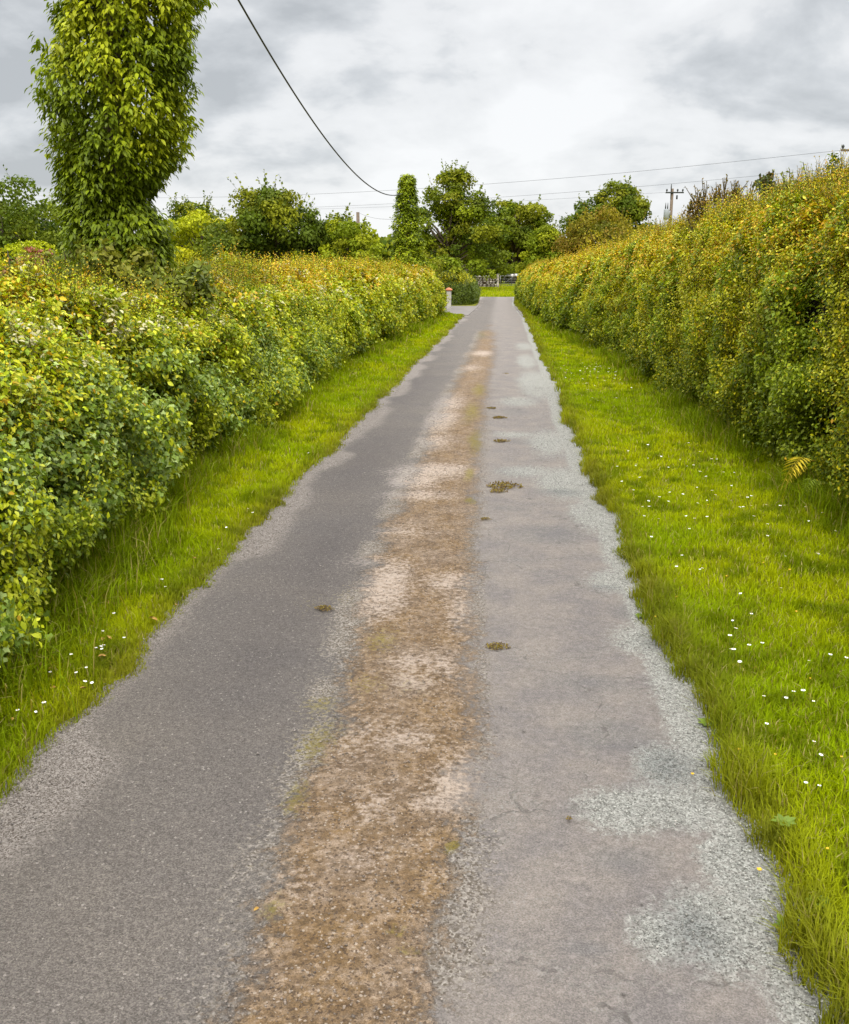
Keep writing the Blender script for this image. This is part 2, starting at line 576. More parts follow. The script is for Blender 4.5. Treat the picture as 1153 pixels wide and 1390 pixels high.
    right = t.mix(t.math('MULTIPLY', jn, .45), right, t.mix(stone2, (.06, .055, .05), (.24, .23, .21)))
    base = t.mix(side, left, right)
    # gravel chippings
    chipc = t.mix(t.ramp(stone2, [(.1, 0.), (.95, 1.)]), (.150, .152, .136), (.33, .332, .305))
    chipc = t.mix(t.ramp(n_ff, [(.35, 0.), (.65, 1.)]), mul(chipc, (.72, .72, .72)), mul(chipc, (1.12, 1.12, 1.12)))
    chipc = t.mix(t.math('LESS_THAN', stone, .12), chipc, (.07, .07, .06))
    chipc = t.mix(t.math('MULTIPLY', soft(dchip, .9, 1.8, n_f2), .75), chipc, mul(chipc, (.52, .55, .58)))
    cm = soft(chip, .9, 4.0, n_f2)
    cm = t.math('MULTIPLY', cm, t.math('ADD', .7, t.math('MULTIPLY', t.ramp(n_f, [(.4, 0.), (.6, 1.)]), .3)))
    base = t.mix(cm, base, chipc)
    gritc = t.mix(t.ramp(stone2, [(.1, 0.), (.9, 1.)]), (.11, .095, .083), (.25, .225, .205))
    gritc = t.mix(t.math('LESS_THAN', stone, .2), gritc, (.06, .045, .035))
    base = t.mix(t.math('MULTIPLY', soft(grit, 1.1, 1.8, n_f2), .85), base, gritc)
    # crumbs of broken surface
    crc = t.mix(t.ramp(stone2, [(.2, 0.), (.9, 1.)]), (.075, .060, .043), (.26, .235, .205))
    base = t.mix(t.math('MULTIPLY', soft(crumb, 1.9, 2.6, n_f), .85), base, crc)
    # brown moss strip
    br = t.mix(t.ramp(n_f, [(.3, 0.), (.7, 1.)]), (.074, .055, .036), (.20, .155, .112))
    br = t.mix(t.ramp(n_ff, [(.3, 0.), (.7, 1.)]), mul(br, (.55, .53, .50)), mul(br, (1.38, 1.36, 1.33)))
    br = t.mix(t.ramp(n_mid, [(.3, 0.), (.65, 1.)]), mul(br, (.78, .72, .66)), mul(br, (1.12, 1.09, 1.06)))
    br = t.mix(t.ramp(n_m2, [(.4, 0.), (.62, 1.)]), mul(br, (.98, .88, .62)), br)
    li = t.math('MULTIPLY', t.ramp(n_f2, [(.46, 0.), (.60, 1.)]), t.ramp(n_mid, [(.40, .1), (.58, 1.)]))
    li = t.math('MULTIPLY', li, t.ramp(n_ff, [(.40, .25), (.58, 1.)]))
    br = t.mix(t.math('MULTIPLY', li, .62), br, (.29, .235, .19))
    br = t.mix(t.math('MULTIPLY', t.math('GREATER_THAN', stone2, .965), .7), br, (.30, .26, .22))
    br = t.mix(t.math('MULTIPLY', t.math('LESS_THAN', stone2, .08), .8), br, (.05, .032, .02))
    br = t.mix(t.math('MULTIPLY', t.math('MULTIPLY', soft(pale, 2.4, 1.8, n_f), t.ramp(n_f2, [(.36, .25), (.52, 1.)])), .9), br, t.mix(n_ff, (.17, .13, .10), (.46, .41, .37)))
    mm = soft(moss, 1.8, 2.4, n_f)
    sm = soft(strip, 1.9, 3.0, t.math('ADD', t.math('MULTIPLY', n_f2, .6), t.math('MULTIPLY', n_mid, .4)))
    base = t.mix(sm, base, mul(br, (1.04, 1.0, .95)))
    base = t.mix(t.math('MULTIPLY', mm, .7), base, t.mix(n_ff, (.08, .065, .008), (.20, .16, .012)))
    base = mul(base, (1.16, 1.14, 1.12))
    base = t.mix(t.math('MULTIPLY', t.math('MULTIPLY', soft(pale, 2.2, 1.8, n_f2), .6), t.math('SUBTRACT', 1., sm)), base, (.36, .31, .275))
    p = t.n('ShaderNodeBsdfPrincipled')
    t.l(base, p.inputs['Base Color'])
    p.inputs['Roughness'].default_value = .82
    p.inputs['Specular IOR Level'].default_value = .3
    b = t.n('ShaderNodeBump')
    b.inputs['Strength'].default_value = 1.0
    b.inputs['Distance'].default_value = .009
    t.l(t.math('ADD', t.math('ADD', t.math('MULTIPLY', stone, .4), n_ff), t.math('MULTIPLY', n_f2, t.math('ADD', .6, t.math('MULTIPLY', sm, 2.5)))), b.inputs['Height'])
    t.l(b.outputs[0], p.inputs['Normal'])
    t.out(p.outputs[0])
    return m


build_lane()


# ------------------------------------------------------------------ ground, verges, driveway
def ground_mat(name, a, b, c, s1=.4, s2=7):
    m = bpy.data.materials.new(name)
    t = NT(m)
    geo = t.n('ShaderNodeNewGeometry')
    n1 = t.noise(geo.outputs['Position'], s1, 5, .6)
    n2 = t.noise(geo.outputs['Position'], s2, 5, .65)
    n3 = t.noise(geo.outputs['Position'], 70, 3, .6)
    col = t.mix(t.ramp(n1, [(.35, 0.), (.65, 1.)]), a, b)
    col = t.mix(t.ramp(n2, [(.4, 0.), (.75, .8)]), col, c)
    col = t.mix(t.math('MULTIPLY', n3, .5), col, t.mix(1., col, (.45, .45, .4), 'MULTIPLY'))
    p = t.n('ShaderNodeBsdfPrincipled')
    t.l(col, p.inputs['Base Color'])
    p.inputs['Roughness'].default_value = .95
    p.inputs['Specular IOR Level'].default_value = .1
    b_ = t.n('ShaderNodeBump')
    b_.inputs['Strength'].default_value = .8
    b_.inputs['Distance'].default_value = .03
    t.l(n3, b_.inputs['Height'])
    t.l(b_.outputs[0], p.inputs['Normal'])
    t.out(p.outputs[0])
    return m


M_ground = ground_mat('field_grass', (.19, .22, .006), (.26, .26, .008), (.26, .22, .02), .12, 2)
M_verge = ground_mat('verge_turf', (.15, .17, .005), (.19, .20, .006), (.15, .12, .02), .8, 9)

bm = bmesh.new()
bmesh.ops.create_grid(bm, x_segments=60, y_segments=60, size=900)
for v in bm.verts: v.co.z = -.06
g = bm_obj('ground', bm, M_ground)
g.location = (0, 700, 0)
tag(g, 'green fields beyond the hedges reaching to the horizon', 'field', kind='structure')


def sheet(name, xl, xr, y0, y1, hfun, mat, label, cat, step=.12, nc=46):
    ys = [y0]
    while ys[-1] < y1: ys.append(ys[-1] + max(step, .01 * ys[-1]))
    ys[-1] = y1
    ys = np.array(ys)
    u = np.linspace(0, 1, nc)
    a, b = xl(ys), xr(ys)
    X = (a[:, None] + (b - a)[:, None] * u[None, :]).ravel()
    Y = np.repeat(ys[:, None], nc, 1).ravel()
    Z = hfun(X, Y)
    i = (np.arange(len(ys) - 1)[:, None] * nc + np.arange(nc - 1)[None, :]).ravel()
    L = np.stack([i, i + 1, i + nc + 1, i + nc], 1).ravel()
    o = raw_mesh(name, np.stack([X, Y, Z], 1), L, np.arange(len(i)) * 4, mat, smooth=True)
    return tag(o, label, cat, kind='structure')


Y_DRV0, Y_DRV1 = float(G(650, 428)[1]), float(G(650, 416)[1])


def edge_wob(Y, seed):
    P = XY(np.zeros_like(Y), Y)
    return (fbm(P, 1.3, seed, 3) - .5) * .22 + (fbm(P, 7, seed + 5, 2) - .5) * .12


def hz_R(X, Y):
    d = X - RE(Y) - edge_wob(Y, 51)
    return -.05 + .085 * sstep(-.03, .12, d) + .05 * sstep(.5, 3, d) + (fbm(XY(X, Y), 3, 61, 3) - .5) * .04 * sstep(0, .2, d)


def hz_L(X, Y):
    d = LE(Y) + edge_wob(Y, 52) - X
    return -.05 + .07 * sstep(-.03, .15, d) + .03 * sstep(.3, 1.5, d) + (fbm(XY(X, Y), 3, 62, 3) - .5) * .04 * sstep(0, .2, d)


sheet('verge', lambda y: RE(y) - .14, lambda y: HR(y) + 3.0, -7., Y_END + 1, hz_R, M_verge, 'broad mown grass verge between the lane and the tall hedge', 'verge')
sheet('verge', lambda y: HL(y) - 3.2, lambda y: LE(y) + .14, -7., Y_DRV0 - .2, hz_L, M_verge, 'narrow grass verge under the leafy hedge left of the lane', 'verge')
sheet('verge', lambda y: LE(y) - 6, lambda y: LE(y) - .05, Y_DRV1 + .2, Y_END + 1, lambda X, Y: .03 + 0 * X, M_verge, 'far grass verge beyond the driveway opening', 'verge')
M_drive = plain_mat('driveway_tarmac', (.165, .148, .135), .9, .18, 2, .3)
yd0, yd1 = Y_DRV0 - .4, Y_DRV1 + .3


def slab(pts, label):
    bm = bmesh.new()
    bm.faces.new([bm.verts.new((float(a), float(b), .022)) for a, b in pts])
    r = bmesh.ops.extrude_face_region(bm, geom=bm.faces[:])
    for v in [e for e in r['geom'] if isinstance(e, bmesh.types.BMVert)]: v.co.z -= .12
    bmesh.ops.recalc_face_normals(bm, faces=bm.faces[:])
    tag(bm_obj('driveway', bm, M_drive), label, 'driveway', kind='structure')


yy = np.linspace(yd0, yd1, 8)
slab([(LE(yd0) - 9, yd0)] + [(LE(y) + .15, y) for y in yy] + [(LE(yd1) - 9, yd1)], 'pale tarmac driveway opening left of the lane by the white pillar')
slab([(RE(y) - .12, y) for y in yy][::-1] + [(RE(yd0) - .1, yd0 - .6), (RE(yd0) + 1.3, (yd0 + yd1) / 2), (RE(yd1) + .5, yd1 - .6)], 'small tarmac pull-in right of the lane near its far end')


# ------------------------------------------------------------------ grass
def blades(LV, X, Y, Z, h, w, col, lean=.5):
    n = len(X)
    a = RNG.random(n) * TAU
    d = np.stack([np.cos(a), np.sin(a), np.zeros(n)], 1)
    s = np.stack([-np.sin(a), np.cos(a), np.zeros(n)], 1)
    ln = (RNG.random(n) * lean + .1)
    B = np.stack([X, Y, Z], 1)
    up = np.array([[0, 0, 1.]])
    M = B + up * (h * .55)[:, None] + d * (h * ln * .35)[:, None]
    T = B + up * (h * (1 - .35 * ln))[:, None] + d * (h * ln)[:, None]
    hw = (w / 2)[:, None]
    V = np.stack([B - s * hw, B + s * hw, M + s * hw * .8, M - s * hw * .8, T], 1).reshape(-1, 3)
    k = np.arange(n)[:, None]
    Lp = (np.array([0, 1, 2, 3, 3, 2, 4])[None, :] + k * 5).ravel() + LV.nv
    Sp = (np.array([0, 4])[None, :] + k * 7).ravel() + LV.nl
    LV.V.append(V); LV.L.append(Lp); LV.S.append(Sp)
    c = np.repeat(col, 5, axis=0).reshape(n, 5, 3)
    c[:, 0] *= .75; c[:, 1] *= .75
    LV.C.append(c.reshape(-1, 3))
    LV.nv += n * 5; LV.nl += n * 7


def grass_col(X, Y, n):
    P = XY(X, Y)
    f = fbm(P, .9, 71, 3)[:, None]
    g_ = fbm(P, 5, 72, 2)[:, None]
    a = np.array([[.235, .325, .001]])
    b = np.array([[.335, .385, .002]])
    c = np.array([[.14, .195, .002]])
    col = a + (b - a) * np.clip((f - .35) * 3, 0, 1)
    col = col + (c - col) * np.clip((g_ - .48) * 4, 0, .9)
    col = col * (.72 + .56 * RNG.random((n, 1)))
    dry = RNG.random(n) < .07
    col[dry] = np.array([.40, .34, .12]) * (.7 + .5 * RNG.random((dry.sum(), 1)))
    return col


def scatter(side, y0, y1, dens):
    """uniform points between lane edge and hedge foot"""
    xa = (lambda y: RE(y)) if side > 0 else (lambda y: HL(y) - .7)
    xb = (lambda y: HR(y) + .7) if side > 0 else (lambda y: LE(y))
    ym = np.linspace(y0, y1, 20)
    lo, hi = float(np.min(xa(ym))) - .1, float(np.max(xb(ym))) + .1
    n = int((hi - lo) * (y1 - y0) * dens)
    X = lo + RNG.random(n) * (hi - lo)
    Y = y0 + RNG.random(n) * (y1 - y0)
    k = (X > xa(Y) + (edge_wob(Y, 51) if side > 0 else 0)) & (X < xb(Y) + (edge_wob(Y, 52) if side < 0 else 0))
    return X[k], Y[k]


def seen(X, Y, Z=0.0, m=60):
    """keep what lies inside a widened frame"""
    P = np.stack([X, Y, np.full_like(X, Z) - EYE], 1)
    f = P @ _FW
    sx = CX + F_ * (P @ _R) / np.maximum(f, .05)
    sy = CY - F_ * (P @ _UP) / np.maximum(f, .05)
    return (f > .2) & (sx > -m * 4) & (sx < W_ + m * 4) & (sy < H_ + m * 4)


for side in (1, -1):
    LV = Leaves()
    for y0, y1, dens, wf, hf in ((1.2, 3.5, 9000, 1., 1.), (3.5, 6, 7500, 1., 1.), (6, 10, 4500, 1.3, 1.), (10, 17, 2000, 2., 1.05), (17, 30, 750, 3.2, 1.1), (30, Y_DRV0 if side < 0 else Y_END, 260, 6., 1.2)):
        X, Y = scatter(side, y0, y1, dens)
        k = seen(X, Y)
        X, Y = X[k], Y[k]
        n = len(X)
        P = XY(X, Y)
        tuft = fbm(P, 2.6, 81, 3)
        h = (.025 + .07 * tuft + .025 * RNG.random(n)) * hf
        dl = (X - RE(Y)) if side > 0 else (LE(Y) - X)
        dh = (HR(Y) - X) if side > 0 else (X - HL(Y))
        h *= .75 + .45 * sstep(0, .25, dl) if side < 0 else 1.0
        h += .09 * np.exp(-(dl / .16) ** 2) * (side > 0) * np.clip((fbm(P, 3.1, 85, 2) - .3) * 3, 0, 1)
        h += (.18 if side > 0 else .2) * np.exp(-(np.clip(dh, 0, 9) / .30) ** 2) * RNG.random(n) ** 1.5
        w = (.0035 + .003 * RNG.random(n)) * wf
        Z = (hz_R if side > 0 else hz_L)(X, Y) - .004
        col = grass_col(X, Y, n)
        # trodden, mossy rim of the verge
        rim = np.exp(-(dl / .20) ** 2)[:, None] * (.35 + .75 * (fbm(P, 2.2, 83, 2)[:, None]))
        col = col + (np.array([[.15, .14, .02]]) - col) * rim * .85
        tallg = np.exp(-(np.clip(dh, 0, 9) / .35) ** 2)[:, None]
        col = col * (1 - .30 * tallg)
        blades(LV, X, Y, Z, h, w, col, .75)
    o = LV.build('grass', M_grass)
    tag(o, 'short bright green grass of the wide verge right of the lane' if side > 0 else 'short bright green grass of the narrow verge left of the lane', 'grass', kind='stuff')

# long unmown grass at the hedge feet
LV = Leaves()
for side, H_f, n0 in ((-1, HL, 60000), (1, HR, 44000)):
    Y = 2.5 + (RNG.random(n0) ** 1.7) * 38
    P = XY(np.full_like(Y, side * 3.), Y)
    t = fbm(P, 1.0, 91, 3)
    off = RNG.normal(0, .17, n0) + .06
    X = H_f(Y) - side * off
    keep = (RNG.random(n0) < np.clip((t - .35) * 4, .05, 1)) & seen(X, Y)
    X, Y, t = X[keep], Y[keep], t[keep]
    n = len(X)
    h = (.08 + .34 * RNG.random(n) * np.clip((t - .25) * 2.2, 0, 1))
    w = .0075 * np.maximum(1, Y / 10)
    col = np.array([[.17, .235, .004]]) * (.6 + .7 * RNG.random((n, 1)))
    dry = RNG.random(n) < .12
    col[dry] = np.array([.34, .29, .09])
    blades(LV, X, Y, (hz_R if side > 0 else hz_L)(X, Y), h, w, col, .9)
tag(LV.build('tall_grass', M_grass), 'long unmown grass growing along the feet of both hedges', 'grass', kind='stuff')

# rough grass beyond the end of the lane
LV = Leaves()
n = 42000
Y = Y_END + RNG.random(n) ** 1.3 * 75
X = (RNG.random(n) - .5) * 22 + 1 + (Y - Y_END) * .02
k = ~((Y < Y_END + .1))
X, Y = X[k], Y[k]
n = len(X)
h = .10 + .22 * RNG.random(n) * fbm(XY(X, Y), .5, 95, 2)
blades(LV, X, Y, np.full(n, -.06), h, np.full(n, .035), grass_col(X, Y, n) * 1.0, .6)
tag(LV.build('meadow_grass', M_grass), 'rough green grass between the lane end and the field gate', 'grass', kind='stuff')


# ------------------------------------------------------------------ loose gravel
def build_gravel():
    oct_v = np.array([[1, 0, 0], [0, 1, 0], [-1, 0, 0], [0, -1, 0], [0, 0, .8], [0, 0, -.6]], float)
    oct_f = [[0, 1, 4], [1, 2, 4], [2, 3, 4], [3, 0, 4], [1, 0, 5], [2, 1, 5], [3, 2, 5], [0, 3, 5]]
    N = 520000
    Y = 1.3 + RNG.random(N) ** 1.9 * 17
    u = RNG.random(N)
    X = LE(Y) - .12 + (RE(Y) - LE(Y) + .2) * u
    k = seen(X, Y, 0, 15)
    X, Y = X[k], Y[k]
    st, ch, gr, sd, pa, da, dc, mo, cr = masks(X, Y)
    prob = .0035 + .50 * np.clip(ch * 1.6 - .6, 0, 1) + .30 * np.clip(gr * 1.4 - .4, 0, 1) + .38 * np.clip(cr - .25, 0, 1) + .10 * st
    k = RNG.random(len(X)) < prob * np.clip(1.2 - Y / 30, .3, 1)
    X, Y, ch, st, gr, dc = X[k], Y[k], ch[k], st[k], gr[k], dc[k]
    n = len(X)
    s = (.0016 + .0042 * RNG.random(n) ** 3) * (1 + Y * .03)
    a = RNG.random(n) * TAU
    sc = .6 + .8 * RNG.random((n, 3))
    sc[:, 2] *= .7
    V = oct_v[None] * sc[:, None, :] * s[:, None, None]
    V = V + (RNG.random((n, 6, 3)) - .5) * (s * .5)[:, None, None]
    ca, sa = np.cos(a)[:, None], np.sin(a)[:, None]
    V = np.stack([V[..., 0] * ca - V[..., 1] * sa + X[:, None], V[..., 0] * sa + V[..., 1] * ca + Y[:, None], V[..., 2] + (s * .2)[:, None] + .006 + st[:, None] * .010], 2)
    base = np.array([[.20, .175, .155]])
    chipc = np.array([[.27, .268, .24]])
    brown = np.array([[.16, .118, .085]])
    col = base + (chipc - base) * np.clip(ch * 1.5 - .4, 0, 1)[:, None]
    col = col + (brown - col) * (st[:, None] * .8)
    col = col * (1 - .45 * dc[:, None])
    col = col * (.45 + .85 * RNG.random((n, 1)))
    fl = np.array(oct_f).ravel()
    Lp = (fl[None] + (np.arange(n) * 6)[:, None]).ravel()
    Sp = (np.arange(8)[None] * 3 + (np.arange(n) * 24)[:, None]).ravel()
    m = bpy.data.materials.new('gravel_stone')
    t = NT(m)
    at_ = t.n('ShaderNodeAttribute', attribute_name='Col')
    p = t.n('ShaderNodeBsdfPrincipled')
    t.l(at_.outputs['Color'], p.inputs['Base Color'])
    p.inputs['Roughness'].default_value = .8
    t.out(p.outputs[0])
    o = raw_mesh('gravel', V.reshape(-1, 3), Lp, Sp, m, None, np.repeat(col, 6, axis=0))
    tag(o, 'loose grey chippings lying along the lane edges and the mossy strip', 'gravel', kind='stuff')


build_gravel()

# ------------------------------------------------------------------ hedges
PAL = {
    'ivy': [(.12, .185, .018), (.20, .28, .045), (.32, .40, .12)],
    'green': [(.125, .18, .004), (.20, .25, .006), (.28, .33, .010)],
    'yellow': [(.34, .36, .006), (.44, .44, .010), (.52, .50, .04)],
    'olive': [(.27, .265, .003), (.38, .36, .004), (.50, .42, .006)],
    'orange': [(.52, .33, .008), (.58, .41, .010), (.48, .27, .015)],
    'bronze': [(.20, .12, .02), (.27, .17, .03), (.16, .11, .02)],
    'dark': [(.06, .09, .008), (.08, .11, .01), (.10, .13, .012)],
}


def pal(name, n):
    p = np.array(PAL[name])
    i = RNG.integers(0, 3, n)
    return p[i] * (.75 + .5 * RNG.random((n, 1)))


def profile(nexp, a, h):
    th = np.linspace(0, math.pi, 400)
    c, s = np.cos(th), np.sin(th)
    x = a * np.sign(c) * np.abs(c) ** (2 / nexp)
    z = h * np.abs(s) ** (2 / nexp)
    d = np.hypot(np.diff(x), np.diff(z))
    L = np.concatenate([[0], np.cumsum(d)])
    nx = np.gradient(z, L, edge_order=1)
    nz = -np.gradient(x, L, edge_order=1)
    return L, x, z, nx, nz


def hedge(name, label, side, Hf, y0, y1, width, hfun, nexp, species, zones, seed, shoots, ground=0.02, group=None, lump=.20, ends=True, foot=.09):
    """side +1: hedge right of the lane (front faces -X). zones: (y0, y1, leaves per m2, size, template)"""
    root = empty(name, (float(Hf((y0 + y1) / 2)) + side * width / 2, (y0 + y1) / 2, 0), label, 'hedge', group)
    org = np.array(root.location)
    L, px_, pz_, nx_, nz_ = profile(nexp, width / 2, 1.0)
    LV = Leaves()

    def surf(Y, s):
        """point and outward normal at arc fraction s (0 = front foot)"""
        h = hfun(Y)
        q = s * L[-1]
        x = np.interp(q, L, px_); z = np.interp(q, L, pz_)
        nx = np.interp(q, L, nx_); nz = np.interp(q, L, nz_)
        cx = Hf(Y) + side * (width / 2 - (.10 if side < 0 else .06) * sstep(24, 10, Y))
        # undercut at the foot
        X = cx - side * x
        N = unit(np.stack([-side * np.maximum(np.abs(nx), 0) * np.sign(x), np.zeros_like(x), np.abs(nz) + .02], 1))
        P = np.stack([X, Y, z * h + ground], 1)
        lum = (fbm(P, .6, seed, 2) - .5) * lump * 1.7 + (fbm(P, 1.5, seed + 3, 2) - .5) * lump * 2.6 + (fbm(P, 3.6, seed + 5, 2) - .5) * lump * 2.6
        und = .10 * np.exp(-((P[:, 2] - .6) / .5) ** 2) - foot * np.exp(-(P[:, 2] / .38) ** 2) * (.3 + 3.2 * vn(P * np.array([[1., 1., 0.]]), 1.1, seed + 9) ** 1.5)
        return P + N * (lum + und)[:, None], N, z
    def holes(P): return fbm(P * np.array([[1., 1., .85]]), 2.9, seed + 77, 3)
    # solid dark hull standing in for the shaded inside, blocks see-through gaps
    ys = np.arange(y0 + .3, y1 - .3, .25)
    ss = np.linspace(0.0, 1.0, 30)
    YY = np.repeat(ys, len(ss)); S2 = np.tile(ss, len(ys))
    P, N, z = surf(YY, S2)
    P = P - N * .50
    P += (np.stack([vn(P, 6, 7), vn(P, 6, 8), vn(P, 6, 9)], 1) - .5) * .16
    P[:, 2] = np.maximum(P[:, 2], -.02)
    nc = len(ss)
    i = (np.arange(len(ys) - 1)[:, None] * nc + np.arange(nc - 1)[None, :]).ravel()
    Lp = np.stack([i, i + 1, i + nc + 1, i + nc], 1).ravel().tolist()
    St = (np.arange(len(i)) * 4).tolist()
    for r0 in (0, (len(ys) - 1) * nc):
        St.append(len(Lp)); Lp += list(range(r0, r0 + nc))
    raw_mesh('shade_hull', P - org, np.array(Lp), np.array(St), M_hull_shade, root)
    for (ya, yb, dens, size, T, smax) in zones:
        area = (yb - ya) * L[-1] * (hfun(np.array([ya]))[0] * .7 + .3)
        n = int(area * dens)
        Y = ya + RNG.random(n) * (yb - ya)
        s = RNG.random(n) * smax
        P, N, z = surf(Y, s)
        k = seen(P[:, 0], P[:, 1], 1.2, 120)
        P, N, z, s = P[k], N[k], z[k], s[k]
        n = len(P)
        dep = RNG.random(n) ** 1.3 * .48 - .05
        hole = holes(P)
        val = fbm(P + N * .05, 3.6, seed + 5, 2)
        k = RNG.random(n) > (1 - sstep(.36, .50, hole)) * .96 * (dep < .34) * np.clip(1.25 - Y[:1][0] / 60 if len(Y) else 1, .4, 1)
        k &= RNG.random(n) < .30 + .70 * sstep(.36, .52, val)
        P, N, z, s, dep = P[k], N[k], z[k], s[k], dep[k]
        n = len(P)
        P = P - N * dep[:, None] + RNG.normal(0, .025, (n, 3))
        P[:, 2] = np.maximum(P[:, 2], .02)
        nrm = unit(N * .7 + np.array([[0, 0, .35]]) + RNG.normal(0, .5, (n, 3)))
        axis = unit(np.cross(nrm, RNG.normal(0, 1, (n, 3))) + np.array([[0, 0, -.45]]) + N * .25)
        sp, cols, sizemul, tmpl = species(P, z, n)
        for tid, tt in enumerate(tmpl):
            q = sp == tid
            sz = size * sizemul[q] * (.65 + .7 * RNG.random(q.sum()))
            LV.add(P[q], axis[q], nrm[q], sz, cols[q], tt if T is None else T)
    # shoots standing out of the surface
    for (ya, yb, cnt, ln, smin, smax, cname, lsz, nleaf, T) in shoots:
        Y = ya + RNG.random(cnt) * (yb - ya)
        s = smin + RNG.random(cnt) * (smax - smin)
        P, N, z = surf(Y, s)
        k = seen(P[:, 0], P[:, 1], 1.2, 120)
        k = k & ((holes(P) > .42) | (s > .36))
        P, N = P[k], N[k]
        n = len(P)
        D = unit(N * .5 + np.array([[0, 0, .8]]) + RNG.normal(0, .35, (n, 3)))
        ll = ln * (.4 + .9 * RNG.random(n))
        A = P - D * .12
        Bp = P + D * ll[:, None]
        LV.tubes(A, Bp, np.full(n, .0035), np.full(n, .0015), np.repeat(np.array([[.10, .10, .02]]), n, 0))
        names = cname.split('+')
        ci = RNG.integers(0, len(names), n)
        basec = np.zeros((n, 3))
        for q_, nm in enumerate(names):
            w = ci == q_
            basec[w] = pal(nm, w.sum())
        for j in range(nleaf):
            f = (j + .6) / nleaf
            Pj = A + (Bp - A) * f
            ang = RNG.random(n) * TAU
            rd = np.stack([np.cos(ang), np.sin(ang), .35 * np.ones(n)], 1)
            ax = unit(rd + D * .5)
            nm = unit(D + RNG.normal(0, .35, (n, 3)))
            LV.add(Pj, ax, nm, lsz * (1.1 - .45 * f) * (.7 + .6 * RNG.random(n)), basec * (.85 + .3 * RNG.random((n, 1))), T)
    LV.build('foliage', M_leaf, root, org)
    return root


def sp_left(P, z, n):
    """patches: ivy curtain low near, hawthorn and bramble above, orange tips on the crest"""
    Y = P[:, 1]; zz = P[:, 2]
    a = fbm(P, .8, 101, 3) + RNG.normal(0, .03, n)
    b = fbm(P, 1.9, 102, 3) + RNG.normal(0, .05, n)
    top = sstep(1.0, 1.65, zz + (b - .5) * .9)
    sp = np.zeros(n, int)
    cols = pal('green', n)
    ivy = (a > .50 - .10 * sstep(20, 5, Y)) & (zz < 1.7 + (b - .5) * 1.4) & (Y < 26) & (RNG.random(n) < .62)
    q = ivy
    sp[q] = 1
    cols[q] = pal('ivy', q.sum())
    q = (~ivy) & (b > .50)
    cols[q] = pal('yellow', q.sum()) * np.array([[.92, 1., 1.]])
    r = RNG.random(n)
    q = (r < top * .85)
    sp[q] = 0
    cols[q] = pal('yellow', q.sum())
    q = q & (RNG.random(n) < .32)
    cols[q] = pal('green', q.sum()) * 1.5
    ridge = sstep(1.62, 1.98, zz) * (.45 + .55 * sstep(8, 15, Y))
    q = (RNG.random(n) < (ridge * .6 + top * .10) * np.clip((fbm(P, .7, 104, 2) - .32) * 5, 0, 1))
    cols[q] = pal('orange', q.sum())
    q = RNG.random(n) < .008
    cols[q] = pal('orange', q.sum())
    # creamy blossom heads along the crest
    q = (fbm(P, 5.5, 109, 2) > .66) & (zz > 1.5) & (RNG.random(n) < .7)
    cols[q] = np.array([.56, .52, .30]) * (.8 + .3 * RNG.random((q.sum(), 1)))
    far = RNG.random(n) < sstep(16, 34, Y) * .4
    cols[far] = pal('olive', far.sum()) * .85
    q = (b < .42) & (~ivy) & (top < .4)
    cols[q] = pal('green', q.sum()) * .85
    sm = np.where(sp == 1, .98, 1.0)
    big = (~ivy) & (fbm(P, 1.4, 106, 2) > .55)
    sm[big] *= 1.28
    return sp, cols, sm, (T_OV, T_IVY)


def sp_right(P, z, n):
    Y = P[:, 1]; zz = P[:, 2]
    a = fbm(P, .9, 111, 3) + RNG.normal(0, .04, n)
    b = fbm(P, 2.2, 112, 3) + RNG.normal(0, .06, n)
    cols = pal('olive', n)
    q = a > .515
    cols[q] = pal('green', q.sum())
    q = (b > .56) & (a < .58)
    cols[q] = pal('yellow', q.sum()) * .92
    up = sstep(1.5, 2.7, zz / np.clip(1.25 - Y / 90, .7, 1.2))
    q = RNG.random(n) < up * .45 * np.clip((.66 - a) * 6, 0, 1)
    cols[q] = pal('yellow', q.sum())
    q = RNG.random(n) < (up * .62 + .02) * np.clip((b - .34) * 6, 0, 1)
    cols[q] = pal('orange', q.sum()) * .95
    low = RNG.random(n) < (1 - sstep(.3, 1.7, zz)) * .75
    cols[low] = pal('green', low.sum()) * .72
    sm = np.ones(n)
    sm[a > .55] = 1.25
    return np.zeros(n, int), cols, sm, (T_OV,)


def h_left(Y):
    Y = np.asarray(Y, float)
    return np.interp(Y, [0, 6, 10, 15, 30, 45], [1.72, 1.74, 1.86, 1.97, 2.0, 1.9]) + (fbm(XY(np.zeros_like(Y), Y), .35, 5, 2) - .5) * .22


def h_right(Y):
    Y = np.asarray(Y, float)
    return np.interp(Y, [0, 8, 16, 24, 33, 45, 66], [3.28, 3.18, 2.95, 2.74, 2.45, 2.15, 1.88]) + (fbm(XY(np.zeros_like(Y) + 9, Y), .45, 6, 2) - .5) * .3


